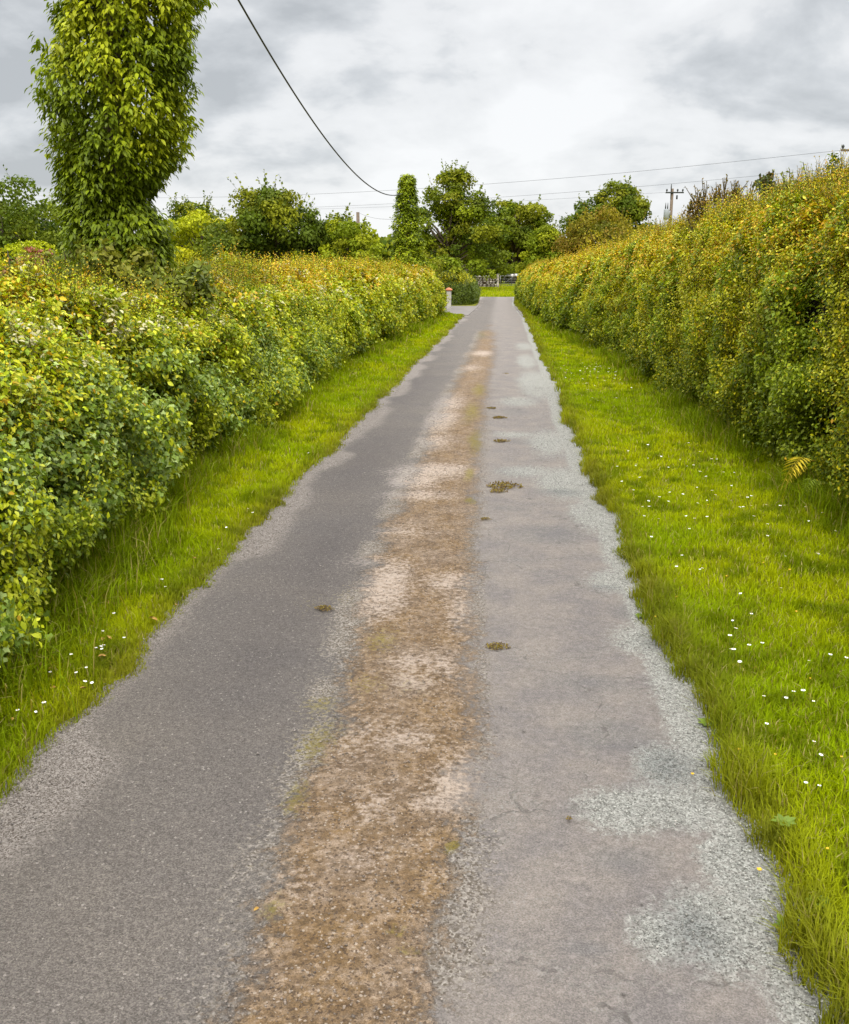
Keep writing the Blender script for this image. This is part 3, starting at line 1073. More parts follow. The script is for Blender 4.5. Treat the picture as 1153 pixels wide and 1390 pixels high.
Y_HL = float(G(603, 428)[1])
HEDGE_L = hedge('hedge', 'long thick leafy hedge left of the lane with a curtain of ivy', -1, HL, -.5, Y_HL, 2.9, h_left, 3.0, sp_left,
      [(2., 7.5, 12500, .039, None, .72), (7.5, 13, 7000, .046, None, .7), (13, 22, 3900, .055, T_SM, .7), (22, Y_HL, 1700, .082, T_QD, .7)], 201,
      [(2, 9, 2400, .20, .28, .75, 'yellow+green+yellow', .036, 9, T_OV), (8, 18, 4200, .27, .28, .75, 'yellow+orange+green+yellow', .042, 8, T_SM), (18, Y_HL, 5200, .32, .27, .72, 'orange+olive+orange+yellow', .055, 7, T_QD),
       (2, 14, 1600, .14, .03, .3, 'green+yellow+ivy', .042, 7, T_OV)])
HEDGE_R = hedge('hedge', 'tall overgrown yellow green hedge right of the lane', 1, HR, 3.0, Y_END - 1.0, 2.8, h_right, 3.6, sp_right,
      [(3., 10.5, 10500, .034, T_SM, .66), (10.5, 17, 6500, .040, T_SM, .64), (17, 28, 3700, .052, T_SM, .64), (28, Y_END - 1, 1600, .08, T_QD, .64)], 301,
      [(6, 14, 4600, .30, .30, .62, 'yellow+orange+olive+orange', .034, 10, T_SM), (14, 26, 5200, .34, .30, .60, 'orange+olive+orange+yellow', .045, 8, T_SM), (26, Y_END, 5200, .36, .30, .60, 'orange+olive+orange', .058, 7, T_QD),
       (6, 20, 3200, .14, .03, .34, 'yellow+olive+green', .045, 6, T_SM), (5, 16, 2600, .20, .10, .62, 'yellow+orange+olive+green', .04, 8, T_SM), (16, 34, 2600, .22, .1, .6, 'yellow+orange+olive', .06, 6, T_SM)], lump=.19)


def h_small(Y): return 1.72 + 0 * np.asarray(Y, float)


def sp_small(P, z, n):
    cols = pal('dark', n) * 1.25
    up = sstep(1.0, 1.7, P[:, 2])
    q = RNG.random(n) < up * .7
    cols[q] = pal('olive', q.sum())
    return np.zeros(n, int), cols, np.ones(n), (T_QD,)


HEDGE_S = None
xh = float(G(647, 411)[0])
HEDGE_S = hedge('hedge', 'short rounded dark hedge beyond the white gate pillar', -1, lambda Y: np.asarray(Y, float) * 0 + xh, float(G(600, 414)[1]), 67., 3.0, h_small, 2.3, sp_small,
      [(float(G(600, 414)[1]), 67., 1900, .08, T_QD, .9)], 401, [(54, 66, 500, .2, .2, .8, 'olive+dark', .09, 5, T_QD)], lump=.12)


def shrub_end(root, c, r, h, n, species, seed):
    """rounded leafy end of a hedge"""
    th = RNG.random(n) * TAU
    v = RNG.random(n)
    z = v ** .8
    D = np.stack([np.cos(th) * np.sqrt(1 - z ** 3), np.sin(th) * np.sqrt(1 - z ** 3), z * h / r], 1)
    P = np.array([c]) + D * r * (1 - RNG.random((n, 1)) * .15)
    P += unit(D) * ((fbm(P, 1.6, seed, 3) - .5) * .35)[:, None]
    LV = Leaves()
    sp, cols, sm, tm = species(P, z, n)
    nrm = unit(D + RNG.normal(0, .6, (n, 3)))
    LV.add(P, unit(np.cross(nrm, RNG.normal(0, 1, (n, 3)))), nrm, .085 * (.7 + .6 * RNG.random(n)), cols, T_QD)
    LV.build('end_foliage', M_leaf, root, np.array(root.location))


shrub_end(HEDGE_S, (xh - 1.45, float(G(600, 414)[1]) + .4, 0), 1.42, 1.72, 14000, sp_small, 8)
shrub_end(HEDGE_L, (float(HL(Y_HL)) - 1.5, Y_HL - 1.1, 0), 1.3, 1.9, 13000, sp_left, 5)


# ------------------------------------------------------------------ trees
def tree(name, label, px, ytop, d, blobs, leaf, n, colors, cat='tree', seed=1, group=None, trunk_r=.2, n_clump=70, clump_r=.16, gaps=.0, base_z=0.0, limbs=26, T=T_QD, mat=None, shoots=0, trunk=True):
    """blobs: ellipsoids (x, z, rx, rz, weight) in units of tree height"""
    rg = np.random.default_rng(seed)
    top = at(px, ytop, d)
    h = float(top[2]) - base_z
    org = np.array([top[0], top[1], base_z])
    root = empty(name, org, label, cat, group)
    B = np.array(blobs, float)
    w = B[:, 4] / B[:, 4].sum()
    bi = rg.choice(len(B), n_clump, p=w)
    dirs = unit(rg.normal(0, 1, (n_clump, 3)))
    rad = .45 + .5 * rg.random(n_clump) ** .6
    C = np.stack([B[bi, 0] + dirs[:, 0] * rad * B[bi, 2], dirs[:, 1] * rad * B[bi, 2] * .9, B[bi, 1] + dirs[:, 2] * rad * B[bi, 3]], 1) * h
    C[:, 2] = np.clip(C[:, 2], .04 * h, h * (.99 - clump_r * .35))
    cr = clump_r * h * (.55 + .8 * rg.random(n_clump))
    ci = rg.choice(n_clump, n, p=cr ** 2 / (cr ** 2).sum())
    dd = unit(rg.normal(0, 1, (n, 3)) + np.array([[0, 0, .35]]))
    P = C[ci] + dd * (cr[ci] * (.35 + .65 * rg.random(n) ** .5))[:, None] * np.array([[1, 1, .68]])
    P += (np.stack([vn(P, 1.4, 3), vn(P, 1.4, 4), vn(P, 1.4, 5)], 1) - .5) * .35 * clump_r * h
    if gaps > 0:
        k = fbm(P, 2.2 / (clump_r * h), seed, 2) > gaps
        P, dd, ci = P[k], dd[k], ci[k]
    n = len(P)
    P[:, 2] = np.maximum(P[:, 2], .05)
    nrm = unit(dd * .8 + rg.normal(0, .6, (n, 3)) + np.array([[0, 0, .3]]))
    ax = unit(np.cross(nrm, rg.normal(0, 1, (n, 3))) + np.array([[0, 0, -.3]]))
    cc = np.array(colors, float)
    ck = rg.integers(0, len(cc), n_clump)
    col = cc[ck][ci] * (.8 + .4 * rg.random(n_clump))[ci][:, None] * (.75 + .5 * rg.random((n, 1)))
    LV = Leaves()
    LV.add(P, ax, nrm, leaf * (.6 + .8 * rg.random(n)), col, T)
    if shoots:
        k = rg.choice(n_clump, shoots)
        A = C[k]
        D = unit(unit(A - np.array([[0, 0, .55 * h]])) + rg.normal(0, .35, (shoots, 3)) + np.array([[0, 0, .8]]))
        ln = cr[k] * (1.0 + .7 * rg.random(shoots))
        E = A + D * ln[:, None]
        LV.tubes(A, E, np.full(shoots, .012), np.full(shoots, .005), np.tile(np.array([[.09, .07, .03]]), (shoots, 1)))
        for j in range(7):
            f = .45 + .6 * j / 7
            rd = unit(rg.normal(0, 1, (shoots, 3)))
            LV.add(A + D * (ln * f)[:, None], unit(rd + D * .4), unit(rg.normal(0, 1, (shoots, 3)) + np.array([[0, 0, .8]])), leaf * (.6 + .6 * rg.random(shoots)), cc[rg.integers(0, len(cc), shoots)] * (.8 + .4 * rg.random((shoots, 1))), T)
    LV.build('crown', mat or M_far, root)
    if trunk:
        bm = bmesh.new()
        mid = [Vector((0, 0, -.05)), Vector((.02 * h, 0, h * .18)), Vector((-.01 * h, .01 * h, h * .36)), Vector((0.015 * h, 0, h * .58)), Vector((0, 0, h * .8))]
        tube_bm(bm, mid, [trunk_r * 1.25, trunk_r, trunk_r * .8, trunk_r * .5, trunk_r * .2], 9)
        for j in range(limbs):
            c = C[rg.integers(0, n_clump)]
            z0 = min(max(c[2] * .55, .12 * h), .7 * h)
            a = Vector((0, 0, z0))
            e = Vector((float(c[0]), float(c[1]), float(c[2])))
            m_ = a.lerp(e, .5) + Vector((rg.normal(0, .02 * h), rg.normal(0, .02 * h), .03 * h))
            r_ = trunk_r * .42 * (1 - z0 / h * .6)
            tube_bm(bm, [a, m_, e], [r_, r_ * .6, r_ * .2], 5)
        bm_obj('trunk', bm, M_bark, root, True)
    return root


DK = [(.055, .085, .008), (.085, .12, .010), (.13, .16, .012), (.19, .20, .012)]
MG = [(.14, .18, .008), (.19, .225, .010), (.24, .26, .012)]
YG = [(.26, .29, .008), (.32, .34, .01), (.37, .36, .012)]
OL = [(.17, .145, .010), (.23, .19, .012), (.13, .135, .012), (.22, .15, .02)]

tree('tree', 'dark green tree cut by the left edge of the photo', -8, 236, 62, [(0, .62, .46, .36, 2), (0, .3, .55, .3, 1.6)], .22, 26000, DK[:3], seed=21, trunk_r=.25, shoots=60)
tree('tree', 'loose pale green tree between the dark edge tree and the ivy column', 62, 271, 78, [(0, .6, .5, .38, 2), (.2, .4, .5, .3, 1.5), (-.3, .4, .4, .3, 1)], .2, 22000, MG, seed=22, trunk_r=.2, shoots=60)
tree('bush', 'low yellow green bush at the foot of the dark edge tree', 8, 318, 50, [(0, .5, .6, .45, 2)], .16, 4000, YG, cat='bush', seed=23, trunk_r=.08, n_clump=30)
tree('tree', 'dark slender tree top standing behind the yellow green tree', 252, 264, 84, [(0, .68, .18, .3, 2), (-.14, .62, .15, .3, 1), (.16, .66, .16, .3, 1), (0, .3, .35, .3, 1.4)], .22, 9000, DK, seed=24, trunk_r=.2, shoots=80, clump_r=.12)
tree('tree', 'rounded yellow green tree between the ivy column and the big dark tree', 272, 282, 66, [(0, .58, .5, .4, 2), (-.25, .4, .4, .35, 1)], .2, 15000, YG, seed=25, trunk_r=.2, clump_r=.14)
tree('tree', 'big dark round tree left of the short bare pole', 372, 251, 62, [(0, .64, .44, .34, 3), (-.38, .42, .32, .36, 1.6), (.42, .40, .34, .36, 1.8), (0, .25, .75, .25, 1.6)], .21, 30000, DK + [(.10, .13, .015)], seed=26, trunk_r=.3, n_clump=110, shoots=170, clump_r=.13)
tree('tree', 'small bright green tree growing in front of the short bare pole', 470, 297, 60, [(0, .62, .34, .34, 2), (.4, .45, .35, .3, 1.2), (-.4, .4, .35, .3, 1)], .19, 13000, MG + YG[:1], seed=27, trunk_r=.15, shoots=120, clump_r=.13)
tree('bush', 'low green bushes left of the ivy pole', 512, 330, 58, [(0, .5, .8, .42, 2), (.8, .42, .6, .36, 1)], .18, 7000, MG, cat='bush', seed=28, trunk_r=.08, n_clump=40, shoots=30)
tree('bush', 'leafy green bush around the foot of the ivy pole', 562, 338, 52, [(0, .5, .55, .42, 2), (-.5, .42, .4, .36, 1)], .16, 7000, MG + DK[3:], cat='bush', seed=29, trunk_r=.08, n_clump=36, shoots=30)
tree('tree', 'tallest tree with an airy crown right of the ivy pole', 610, 222, 100, [(.05, .86, .10, .12, 1.2), (-.03, .70, .17, .17, 1.4), (.17, .66, .12, .17, .9), (-.12, .48, .25, .24, 1.7), (.20, .44, .28, .25, 1.8), (.05, .24, .50, .24, 2.6)], .25, 34000, DK[1:] + MG[:2], seed=30, trunk_r=.3, n_clump=150, clump_r=.075, gaps=.36, limbs=50, shoots=240)
tree('tree', 'dense green tree in the dark mass at the lane end left of the stone wall', 632, 300, 116, [(0, .5, .42, .44, 2), (-.3, .4, .35, .35, 1)], .26, 20000, DK[:3], seed=31, trunk_r=.2, clump_r=.13, shoots=60)
tree('tree', 'broad round tree behind the field gate', 700, 268, 132, [(0, .68, .40, .3, 3), (-.28, .52, .28, .3, 1), (.3, .5, .26, .3, 1.2), (0, .3, .45, .26, 1)], .34, 30000, DK[1:] + MG[:2], seed=32, trunk_r=.35, n_clump=120, clump_r=.10, gaps=.36, limbs=44, shoots=120)
tree('tree', 'smaller tree at the right shoulder of the broad round tree', 738, 300, 124, [(0, .6, .28, .34, 2), (0, .3, .45, .28, 1.2)], .3, 9000, MG, seed=33, trunk_r=.2, clump_r=.11, gaps=.33, shoots=40)
for i, (px, yt, s_) in enumerate(((655, 338, 41), (680, 338, 42), (703, 334, 43), (728, 330, 44), (752, 326, 45))):
    tree('bush', ['dark tall bush behind the left end of the stone wall', 'dark tall bush behind the gate post', 'dark tall bush behind the grey horse', 'dark tall bush where the lane hedge hides the gate', 'dark tall bush showing just above the far lane hedge'][i], px, yt, 134 + i % 2 * 3, [(0, .5, .62, .46, 2), (0, .25, .7, .24, 1.6)], .26, 7500, DK[:2], cat='bush', seed=s_, trunk_r=.1, n_clump=46, clump_r=.2, group='dark bushes behind the stone wall')
tree('tree', 'dark green round topped tree behind the bronze tree on the right', 838, 247, 112, [(0, .76, .25, .2, 2.4), (-.26, .6, .2, .24, 1.1), (.27, .58, .17, .24, 1.2), (0, .4, .35, .3, 1)], .3, 24000, DK[1:], seed=50, trunk_r=.35, n_clump=110, clump_r=.10, shoots=60)
tree('tree', 'rounded bronze olive hawthorn above the far hedge', 820, 279, 72, [(0, .6, .40, .34, 3), (-.3, .5, .22, .3, .8), (.1, .35, .5, .3, 1)], .17, 17000, OL, seed=51, trunk_r=.2, n_clump=90, clump_r=.13, shoots=110)
tree('hawthorn', 'low bronze hawthorn between the round tree and the pole with cross-arm', 884, 306, 46, [(0, .72, .45, .26, 2), (-.5, .62, .4, .3, 1)], .11, 7000, OL, seed=52, cat='shrub', trunk_r=.1, shoots=90)
# scrub growing out of the tall hedge
BZ = [(.21, .13, .025), (.26, .16, .03), (.16, .13, .02)]
tree('hawthorn', 'spiky bronze hawthorn sprouting from the tall hedge top', 982, 247, 18, [(0, .86, .10, .10, 2), (.09, .84, .08, .10, 1), (-.10, .83, .07, .08, 1)], .045, 2600, BZ, seed=60, cat='shrub', trunk_r=.05, n_clump=46, clump_r=.055, shoots=150, T=T_SM, limbs=30)
tree('sapling', 'dark open sapling standing on the tall hedge between the bronze hawthorn and the right edge', 1046, 230, 15.5, [(0, .90, .055, .07, 2), (.03, .84, .09, .07, 1)], .06, 800, [(.07, .085, .02), (.09, .10, .03), (.12, .08, .03)], seed=61, cat='shrub', trunk_r=.035, n_clump=22, clump_r=.03, shoots=46, T=T_OV, limbs=24)
tree('bush', 'green bush topping the tall hedge near the right edge', 1128, 224, 13.2, [(0, .86, .12, .10, 2), (.2, .9, .16, .12, 1.3), (-.12, .84, .07, .07, .7)], .065, 5200, [(.11, .15, .015), (.14, .17, .02), (.17, .19, .02)], seed=62, cat='bush', trunk_r=.05, n_clump=50, clump_r=.06, shoots=60, T=T_OV, limbs=24, mat=M_leaf)
tree('sapling', 'single leafy shoot rising above the hedge at the right edge', 1132, 200, 12.6, [(0, .945, .018, .045, 1)], .05, 90, [(.08, .11, .02), (.10, .13, .02)], seed=63, cat='shrub', trunk_r=.035, n_clump=9, clump_r=.013, limbs=14, T=T_OV)
# behind the left hedge, round the foot of the ivy column
tree('bush', 'orange and green shrub left of the ivy column foot', 60, 347, 14.5, [(0, .86, .3, .13, 2), (.3, .85, .2, .12, 1)], .07, 5500, [(.25, .22, .02), (.18, .2, .02), (.32, .16, .06), (.2, .22, .02)], seed=64, cat='bush', trunk_r=.04, n_clump=50, clump_r=.075, shoots=24, T=T_OV, mat=M_leaf)
tree('bush', 'dusky red leaved shrub behind the left hedge', 46, 336, 17.5, [(0, .88, .14, .09, 2)], .06, 1300, [(.20, .05, .04), (.26, .09, .05)], seed=65, cat='bush', trunk_r=.03, n_clump=22, clump_r=.05, T=T_OV, mat=M_leaf)
tree('bush', 'green leafy bush in front of the ivy column foot', 150, 322, 12.4, [(0, .82, .33, .15, 2), (.25, .78, .25, .13, 1), (-.2, .75, .2, .13, 1)], .085, 8500, [(.12, .15, .015), (.17, .2, .02), (.2, .2, .02)], seed=66, cat='bush', trunk_r=.05, n_clump=60, clump_r=.09, shoots=70, T=T_OV, mat=M_leaf)

# far wood line closing the horizon
rg = np.random.default_rng(5)
LV = Leaves()
n = 90000
th = (rg.random(n) - .5) * 2.2
R0 = 175 + rg.random(n) * 14
X = np.sin(th - YAW) * R0
Y = np.cos(th - YAW) * R0
hh = 4.2 + 4.2 * fbm(XY(X, Y), .05, 7, 3)
Z = hh * rg.random(n) ** .8
P = np.stack([X, Y, Z], 1)
nr = unit(np.stack([-X, -Y, Z * 10], 1) / 200 + rg.normal(0, .6, (n, 3)))
LV.add(P, unit(np.cross(nr, rg.normal(0, 1, (n, 3)))), nr, .9 + .5 * rg.random(n), np.array(DK)[rg.integers(0, 4, n)] * (.8 + .4 * rg.random((n, 1))), T_QD)
tag(LV.build('distant_woods', M_far), 'low dark woods closing the horizon behind the fields', 'woods', kind='stuff')


# ------------------------------------------------------------------ ivy covered poles
def ivy_pole(label, base, h, prof, n_tip, leaf, seed, T=T_LONG, per=11, colors=None, tipdrop=.1, spread=1.0, name='ivy_pole'):
    rg = np.random.default_rng(seed)
    root = empty(name, (base[0], base[1], 0), label, 'utility pole')
    bm = bmesh.new()
    tube_bm(bm, [(0, 0, -.1), (0, 0, h * .5), (0, 0, h)], [.15, .13, .11], 12)
    bm_obj('pole', bm, M_pole, root, True)
    zt = np.array([p[0] for p in prof]); rt = np.array([p[1] for p in prof]); ot = np.array([p[2] for p in prof])
    # woody ivy stems
    bm = bmesh.new()
    for k in range(70):
        z0 = rg.random() * zt[-1] * .85
        a = rg.random() * TAU
        r = np.interp(z0 + .5, zt, rt) * (.5 + .4 * rg.random())
        o = np.interp(z0, zt, ot)
        p0 = (.1 * math.cos(a), .1 * math.sin(a), z0)
        p1 = (.5 * r * math.cos(a) + o * .5, .5 * r * math.sin(a), z0 + .3)
        p2 = (r * math.cos(a) + o, r * math.sin(a), z0 + .45)
        tube_bm(bm, [p0, p1, p2], [.03 * spread, .02 * spread, .008], 5)
    bm_obj('ivy_stems', bm, M_bark, root, True)
    LV = Leaves()
    z = zt[0] + rg.random(n_tip) * (zt[-1] - zt[0])
    a = rg.random(n_tip) * TAU
    r = np.interp(z, zt, rt)
    Pn = np.stack([np.cos(a), np.sin(a), z], 1)
    lump = fbm(Pn * np.array([[1.6, 1.6, 1.9]]), 1.7 / max(spread, .7), seed, 3)
    rr = r * ((.50 + .86 * lump) if spread >= 1 else (.30 + 1.2 * lump)) * (1 - .38 * rg.random(n_tip) ** 1.8)
    rr = rr * np.where(fbm(Pn * np.array([[1.3, 1.3, 1.]]), 4.5, seed + 3, 2) > .66, 1.14, 1.0)
    o = np.interp(z, zt, ot)
    C = np.stack([np.cos(a) * rr + o, np.sin(a) * rr, z], 1)
    O = np.stack([np.cos(a), np.sin(a), np.zeros(n_tip)], 1)
    cc = np.array(colors, float)
    warm = fbm(C, 1.3, seed + 9, 2)
    base_c = cc[np.clip(((warm - .3) * 2.5 * len(cc)).astype(int) + rg.integers(-1, 2, n_tip), 0, len(cc) - 1)]
    for j in range(per):
        b = rg.random(n_tip) * TAU
        side = np.stack([np.cos(b), np.sin(b), np.zeros(n_tip)], 1)
        P = C + side * leaf * .35 + O * (leaf * rg.random(n_tip))[:, None] + np.array([[0, 0, 1]]) * (leaf * (rg.random(n_tip) - .5) * 1.6)[:, None]
        ax = unit(side * .75 + O * .6 + np.array([[0, 0, -1.]]) * (.25 + 1.1 * rg.random(n_tip))[:, None])
        nm = unit(O * .6 + side * .3 + np.array([[0, 0, .9]]) + rg.normal(0, .3, (n_tip, 3)))
        LV.add(P, ax, nm, leaf * (.55 + .6 * rg.random(n_tip)), base_c * (.72 + .56 * rg.random((n_tip, 1))), T)
    LV.build('ivy', M_ivy, root)
    return root


IVC = [(.12, .165, .005), (.165, .215, .006), (.21, .265, .007), (.27, .315, .008), (.34, .37, .010)]
DN = 13.0
pN = at(165, 300, DN)
mpp = DN / 1342 * 1.0
zf = lambda y: float(at(165, y, DN)[2])
def ivrow(y, xl, xr):
    a, b = at(xl, y, DN), at(xr, y, DN)
    m_ = (a + b) / 2 - np.array([pN[0], pN[1], 0])
    return (float(a[2]), float(np.linalg.norm((b - a)[:2])) / 2 / 1.12, float(m_ @ _R) + .03)


pr = sorted([ivrow(y, xl, xr) for y, xl, xr in ((370, 80, 222), (340, 88, 226), (318, 90, 226), (300, 94, 218), (285, 92, 200), (262, 84, 208), (240, 80, 232), (215, 80, 244), (170, 58, 254), (150, 64, 258), (110, 66, 262), (70, 70, 262), (45, 64, 268), (0, 74, 272))])
pr = [(1.2, pr[0][1] * .8, pr[0][2])] + pr + [(7.2, .95, pr[-1][2]), (8.0, .7, pr[-1][2]), (8.5, .3, pr[-1][2] * .5)]
NEAR = ivy_pole('tall broad column of drooping ivy rising behind the left hedge', pN, 8.6, pr, 7000, .098, 71, T_LONG, 10, IVC)
DF = 50.0
pF = at(552, 300, DF)
zf2 = lambda y: float(at(552, y, DF)[2])
pr2 = [(.2, .8, .1), (zf2(360), .78, .1), (zf2(330), .66, .05), (zf2(300), .54, 0), (zf2(275), .44, 0), (zf2(258), .38, .05), (zf2(246), .30, .08), (zf2(238), .14, .08)]
FAR = ivy_pole('slim ivy wrapped pole at the left of the lane end holding the thick black cable', pF, zf2(238), pr2, 3000, .13, 72, T_QD, 6, IVC[:4], spread=.5)


# ------------------------------------------------------------------ wires and poles
def wire(name, label, pts, r, sag_pts=None, sides=6, cat='cable', group=None):
    """smooth curve through 3-D points"""
    P = np.array(pts, float)
    n = len(P)
    t = np.arange(n)
    Q = []
    for i in range(n - 1):
        p0, p1, p2, p3 = P[max(i - 1, 0)], P[i], P[i + 1], P[min(i + 2, n - 1)]
        for u in np.linspace(0, 1, 14, endpoint=False):
            Q.append(.5 * ((2 * p1) + (-p0 + p2) * u + (2 * p0 - 5 * p1 + 4 * p2 - p3) * u * u + (-p0 + 3 * p1 - 3 * p2 + p3) * u ** 3))
    Q.append(P[-1])
    Q = np.array(Q)
    org = Q[0].copy()
    bm = bmesh.new()
    tube_bm(bm, Q - org, [r] * len(Q), sides)
    o = bm_obj(name, bm, M_wire, None, True, org)
    return tag(o, label, cat, group)


A_ = np.array([pN[0], pN[1], 8.45])
E_ = at(548, 262, DF)
D_mid = []
for t_ in np.linspace(0, 1, 12):
    p = A_ * (1 - t_) + E_ * t_
    p[2] -= 4 * 1.75 * t_ * (1 - t_)
    D_mid.append(p)
wire('overhead_cable', 'thick black cable sagging from the top of the sky to the slim ivy pole', D_mid, .021)


def span(px0, y0, d0, px1, y1, d1, sag, n=9):
    a, b = at(px0, y0, d0), at(px1, y1, d1)
    r = []
    for t_ in np.linspace(0, 1, n):
        p = a * (1 - t_) + b * t_
        p[2] -= 4 * sag * t_ * (1 - t_)
        r.append(p)
    return r


wire('overhead_wire', 'highest thin wire crossing the whole sky above the trees', span(1143, 204, 60, -260, 238, 120, 2.6), .009, cat='wire', group='thin wires above the trees')
wire('overhead_wire', 'second thin wire crossing the sky just below the highest one', span(1160, 226, 62, -260, 262, 120, 2.3), .008, cat='wire', group='thin wires above the trees')
wire('overhead_wire', 'thin wire running left from the cross-arm pole behind the trees', span(906, 261, 90, -60, 283, 125, .9), .008, cat='wire', group='thin wires above the trees')
wire('overhead_wire', 'short thin wire between the bare pole and the slim ivy pole', span(486, 288, 85, 551, 296, DF, .25), .008, cat='wire', group='thin wires above the trees')


def pole(label, px, ytop, d, arm=None, tank=False, r=.13, name='utility_pole', armrot=0.0):
    top = at(px, ytop, d)
    root = empty(name, (top[0], top[1], 0), label, 'utility pole', rz=YAW)
    h = float(top[2])
    bm = bmesh.new()
    tube_bm(bm, [(0, 0, -.2), (0, 0, h * .6), (0, 0, h)], [r * 1.15, r, r * .85], 12)
    bm_obj('pole', bm, M_pole, root, True)
    if arm:
        w0, w1, dz = arm
        bm = bmesh.new()
        box_bm(bm, ((w0 + w1) / 2, -.16, h - dz), (w1 - w0, .10, .12), .012)
        bm_obj('cross_arm', bm, M_dark if tank else M_pole, root)
        for q, x in enumerate((w0 + .1, (w0 + w1) / 2 + .25, w1 - .1)):
            bm = bmesh.new()
            tube_bm(bm, [(x, -.16, h - dz + .05), (x, -.16, h - dz + .14), (x, -.16, h - dz + .18), (x, -.16, h - dz + .26), (x, -.16, h - dz + .32)], [.03, .05, .09, .07, .03], 10)
            bm_obj('insulator', bm, M_dark, root, True)
    if tank:
        bm = bmesh.new()
        c = Vector((-.42, -.05, h - 2.2))
        tube_bm(bm, [c + Vector((0, 0, z)) for z in (-.45, -.42, .4, .45)], [.2, .24, .24, .2], 16)
        box_bm(bm, (-.2, -.05, h - 2.15), (.24, .12, .5))
        tk = bm_obj('transformer', bm, M_tank, root, True)
        for x in (-.52, -.33):
            bm = bmesh.new()
            tube_bm(bm, [(x, -.05, h - 1.78), (x, -.05, h - 1.6), (x, -.05, h - 1.45), (x, -.05, h - 1.2)], [.05, .06, .04, .02], 8)
            bm_obj('bushing', bm, M_dark, tk, True)
        bm = bmesh.new()
        tube_bm(bm, [(-.13, -.1, h - .9), (-.13, -.1, h + .1), (-.13, -.1, h + .4)], [.03, .05, .03], 8)
        box_bm(bm, (.4, -.2, h - .75), (.12, .14, .35), .01)
        bm_obj('switch_gear', bm, M_dark, root, True)
    return root


pole('brown wooden utility pole with dark cross-arm and transformer above the right hedge', 913, 256, 90, (-.62, 1.0, .35), True, .15)
pole('short bare wooden pole showing above the trees left of the slim ivy pole', 486, 288, 85, None, False, .16)
pole('utility pole at the right edge with only its cross-arm tip in view', 1172, 199, 60, (-1.35, 1.35, .22), False, .13)

# ------------------------------------------------------------------ stone wall, gate, horse, pillar
DW = 110.0


def drystone():
    a, b = G(598, 388.0), G(674, 388.0)
    a = at(596, 388, DW); b = at(673, 388, DW)
    L_ = float(np.linalg.norm((b - a)[:2]))
    ang = math.atan2(b[1] - a[1], b[0] - a[0])
    root = empty('stone_wall', (a[0], a[1], 0), 'low dry stone wall of pale rubble left of the field gate', 'wall', rz=ang)
    rr = random.Random(4)
    bm = bmesh.new()
    z = .0
    while z < 1.18:
        hh = rr.uniform(.14, .24)
        x = rr.uniform(-.1, .1)
        while x < L_ - .1:
            ww = rr.uniform(.2, .48)
            if rr.random() < .93:
                t = bmesh.new()
                bmesh.ops.create_icosphere(t, subdivisions=1, radius=.5)
                m = {}
                for v in t.verts:
                    k = 1 + rr.uniform(-.14, .14)
                    m[v] = bm.verts.new((x + ww / 2 + v.co.x * ww * 1.05 * k, v.co.y * .5 * k + rr.uniform(-.02, .02), z + hh / 2 + v.co.z * hh * 1.05 * k))
                for f in t.faces: bm.faces.new([m[v] for v in f.verts])
                t.free()
            x += ww
        z += hh * .92
    bm_obj('stones', bm, M_wstone, root)
    bm = bmesh.new()
    box_bm(bm, (L_ / 2, .02, .5), (L_ - .1, .22, 1.05))
    bm_obj('core', bm, M_soil, root)


drystone()
gp = at(676, 388, DW)
root = empty('gate_post', (gp[0], gp[1], 0), 'pale stone gate post at the right end of the stone wall', 'gate post', rz=YAW)
bm = bmesh.new()
box_bm(bm, (0, 0, .64), (.26, .26, 1.42), .03)
bm_obj('shaft', bm, M_wstone, root)
bm = bmesh.new()
t_ = bmesh.ops.create_uvsphere(bm, u_segments=10, v_segments=6, radius=.15)
for v in bm.verts: v.co = Vector((v.co.x, v.co.y, v.co.z * .5 + 1.36))
bm_obj('cap', bm, M_wstone, root, True)
g0 = at(679, 388, DW)
g1 = at(717, 388, DW)
gl = float(np.linalg.norm((g1 - g0)[:2]))
root = empty('field_gate', (g0[0], g0[1], 0), 'galvanised five bar field gate half hidden by the right hedge', 'gate', rz=math.atan2(g1[1] - g0[1], g1[0] - g0[0]))
bm = bmesh.new()
tube_bm(bm, [(0.03, 0, .12), (0.03, 0, 1.24)], [.034] * 2, 8)
tube_bm(bm, [(gl, 0, .12), (gl, 0, 1.24)], [.034] * 2, 8)
tube_bm(bm, [(0.065, 0, 1.2), (gl - .035, 0, 1.2)], [.036] * 2, 8)
bm_obj('frame', bm, M_galv, root, True)
for z in (.2, .4, .62, .86):
    bm = bmesh.new()
    tube_bm(bm, [(0.065, 0, z), (gl - .035, 0, z)], [.016] * 2, 8)
    bm_obj('bar', bm, M_galv, root, True)
bm = bmesh.new()
tube_bm(bm, [(.1, .045, .2), (gl * .5, .045, 1.16)], [.018] * 2, 6)
bm_obj('brace', bm, M_galv, root, True)


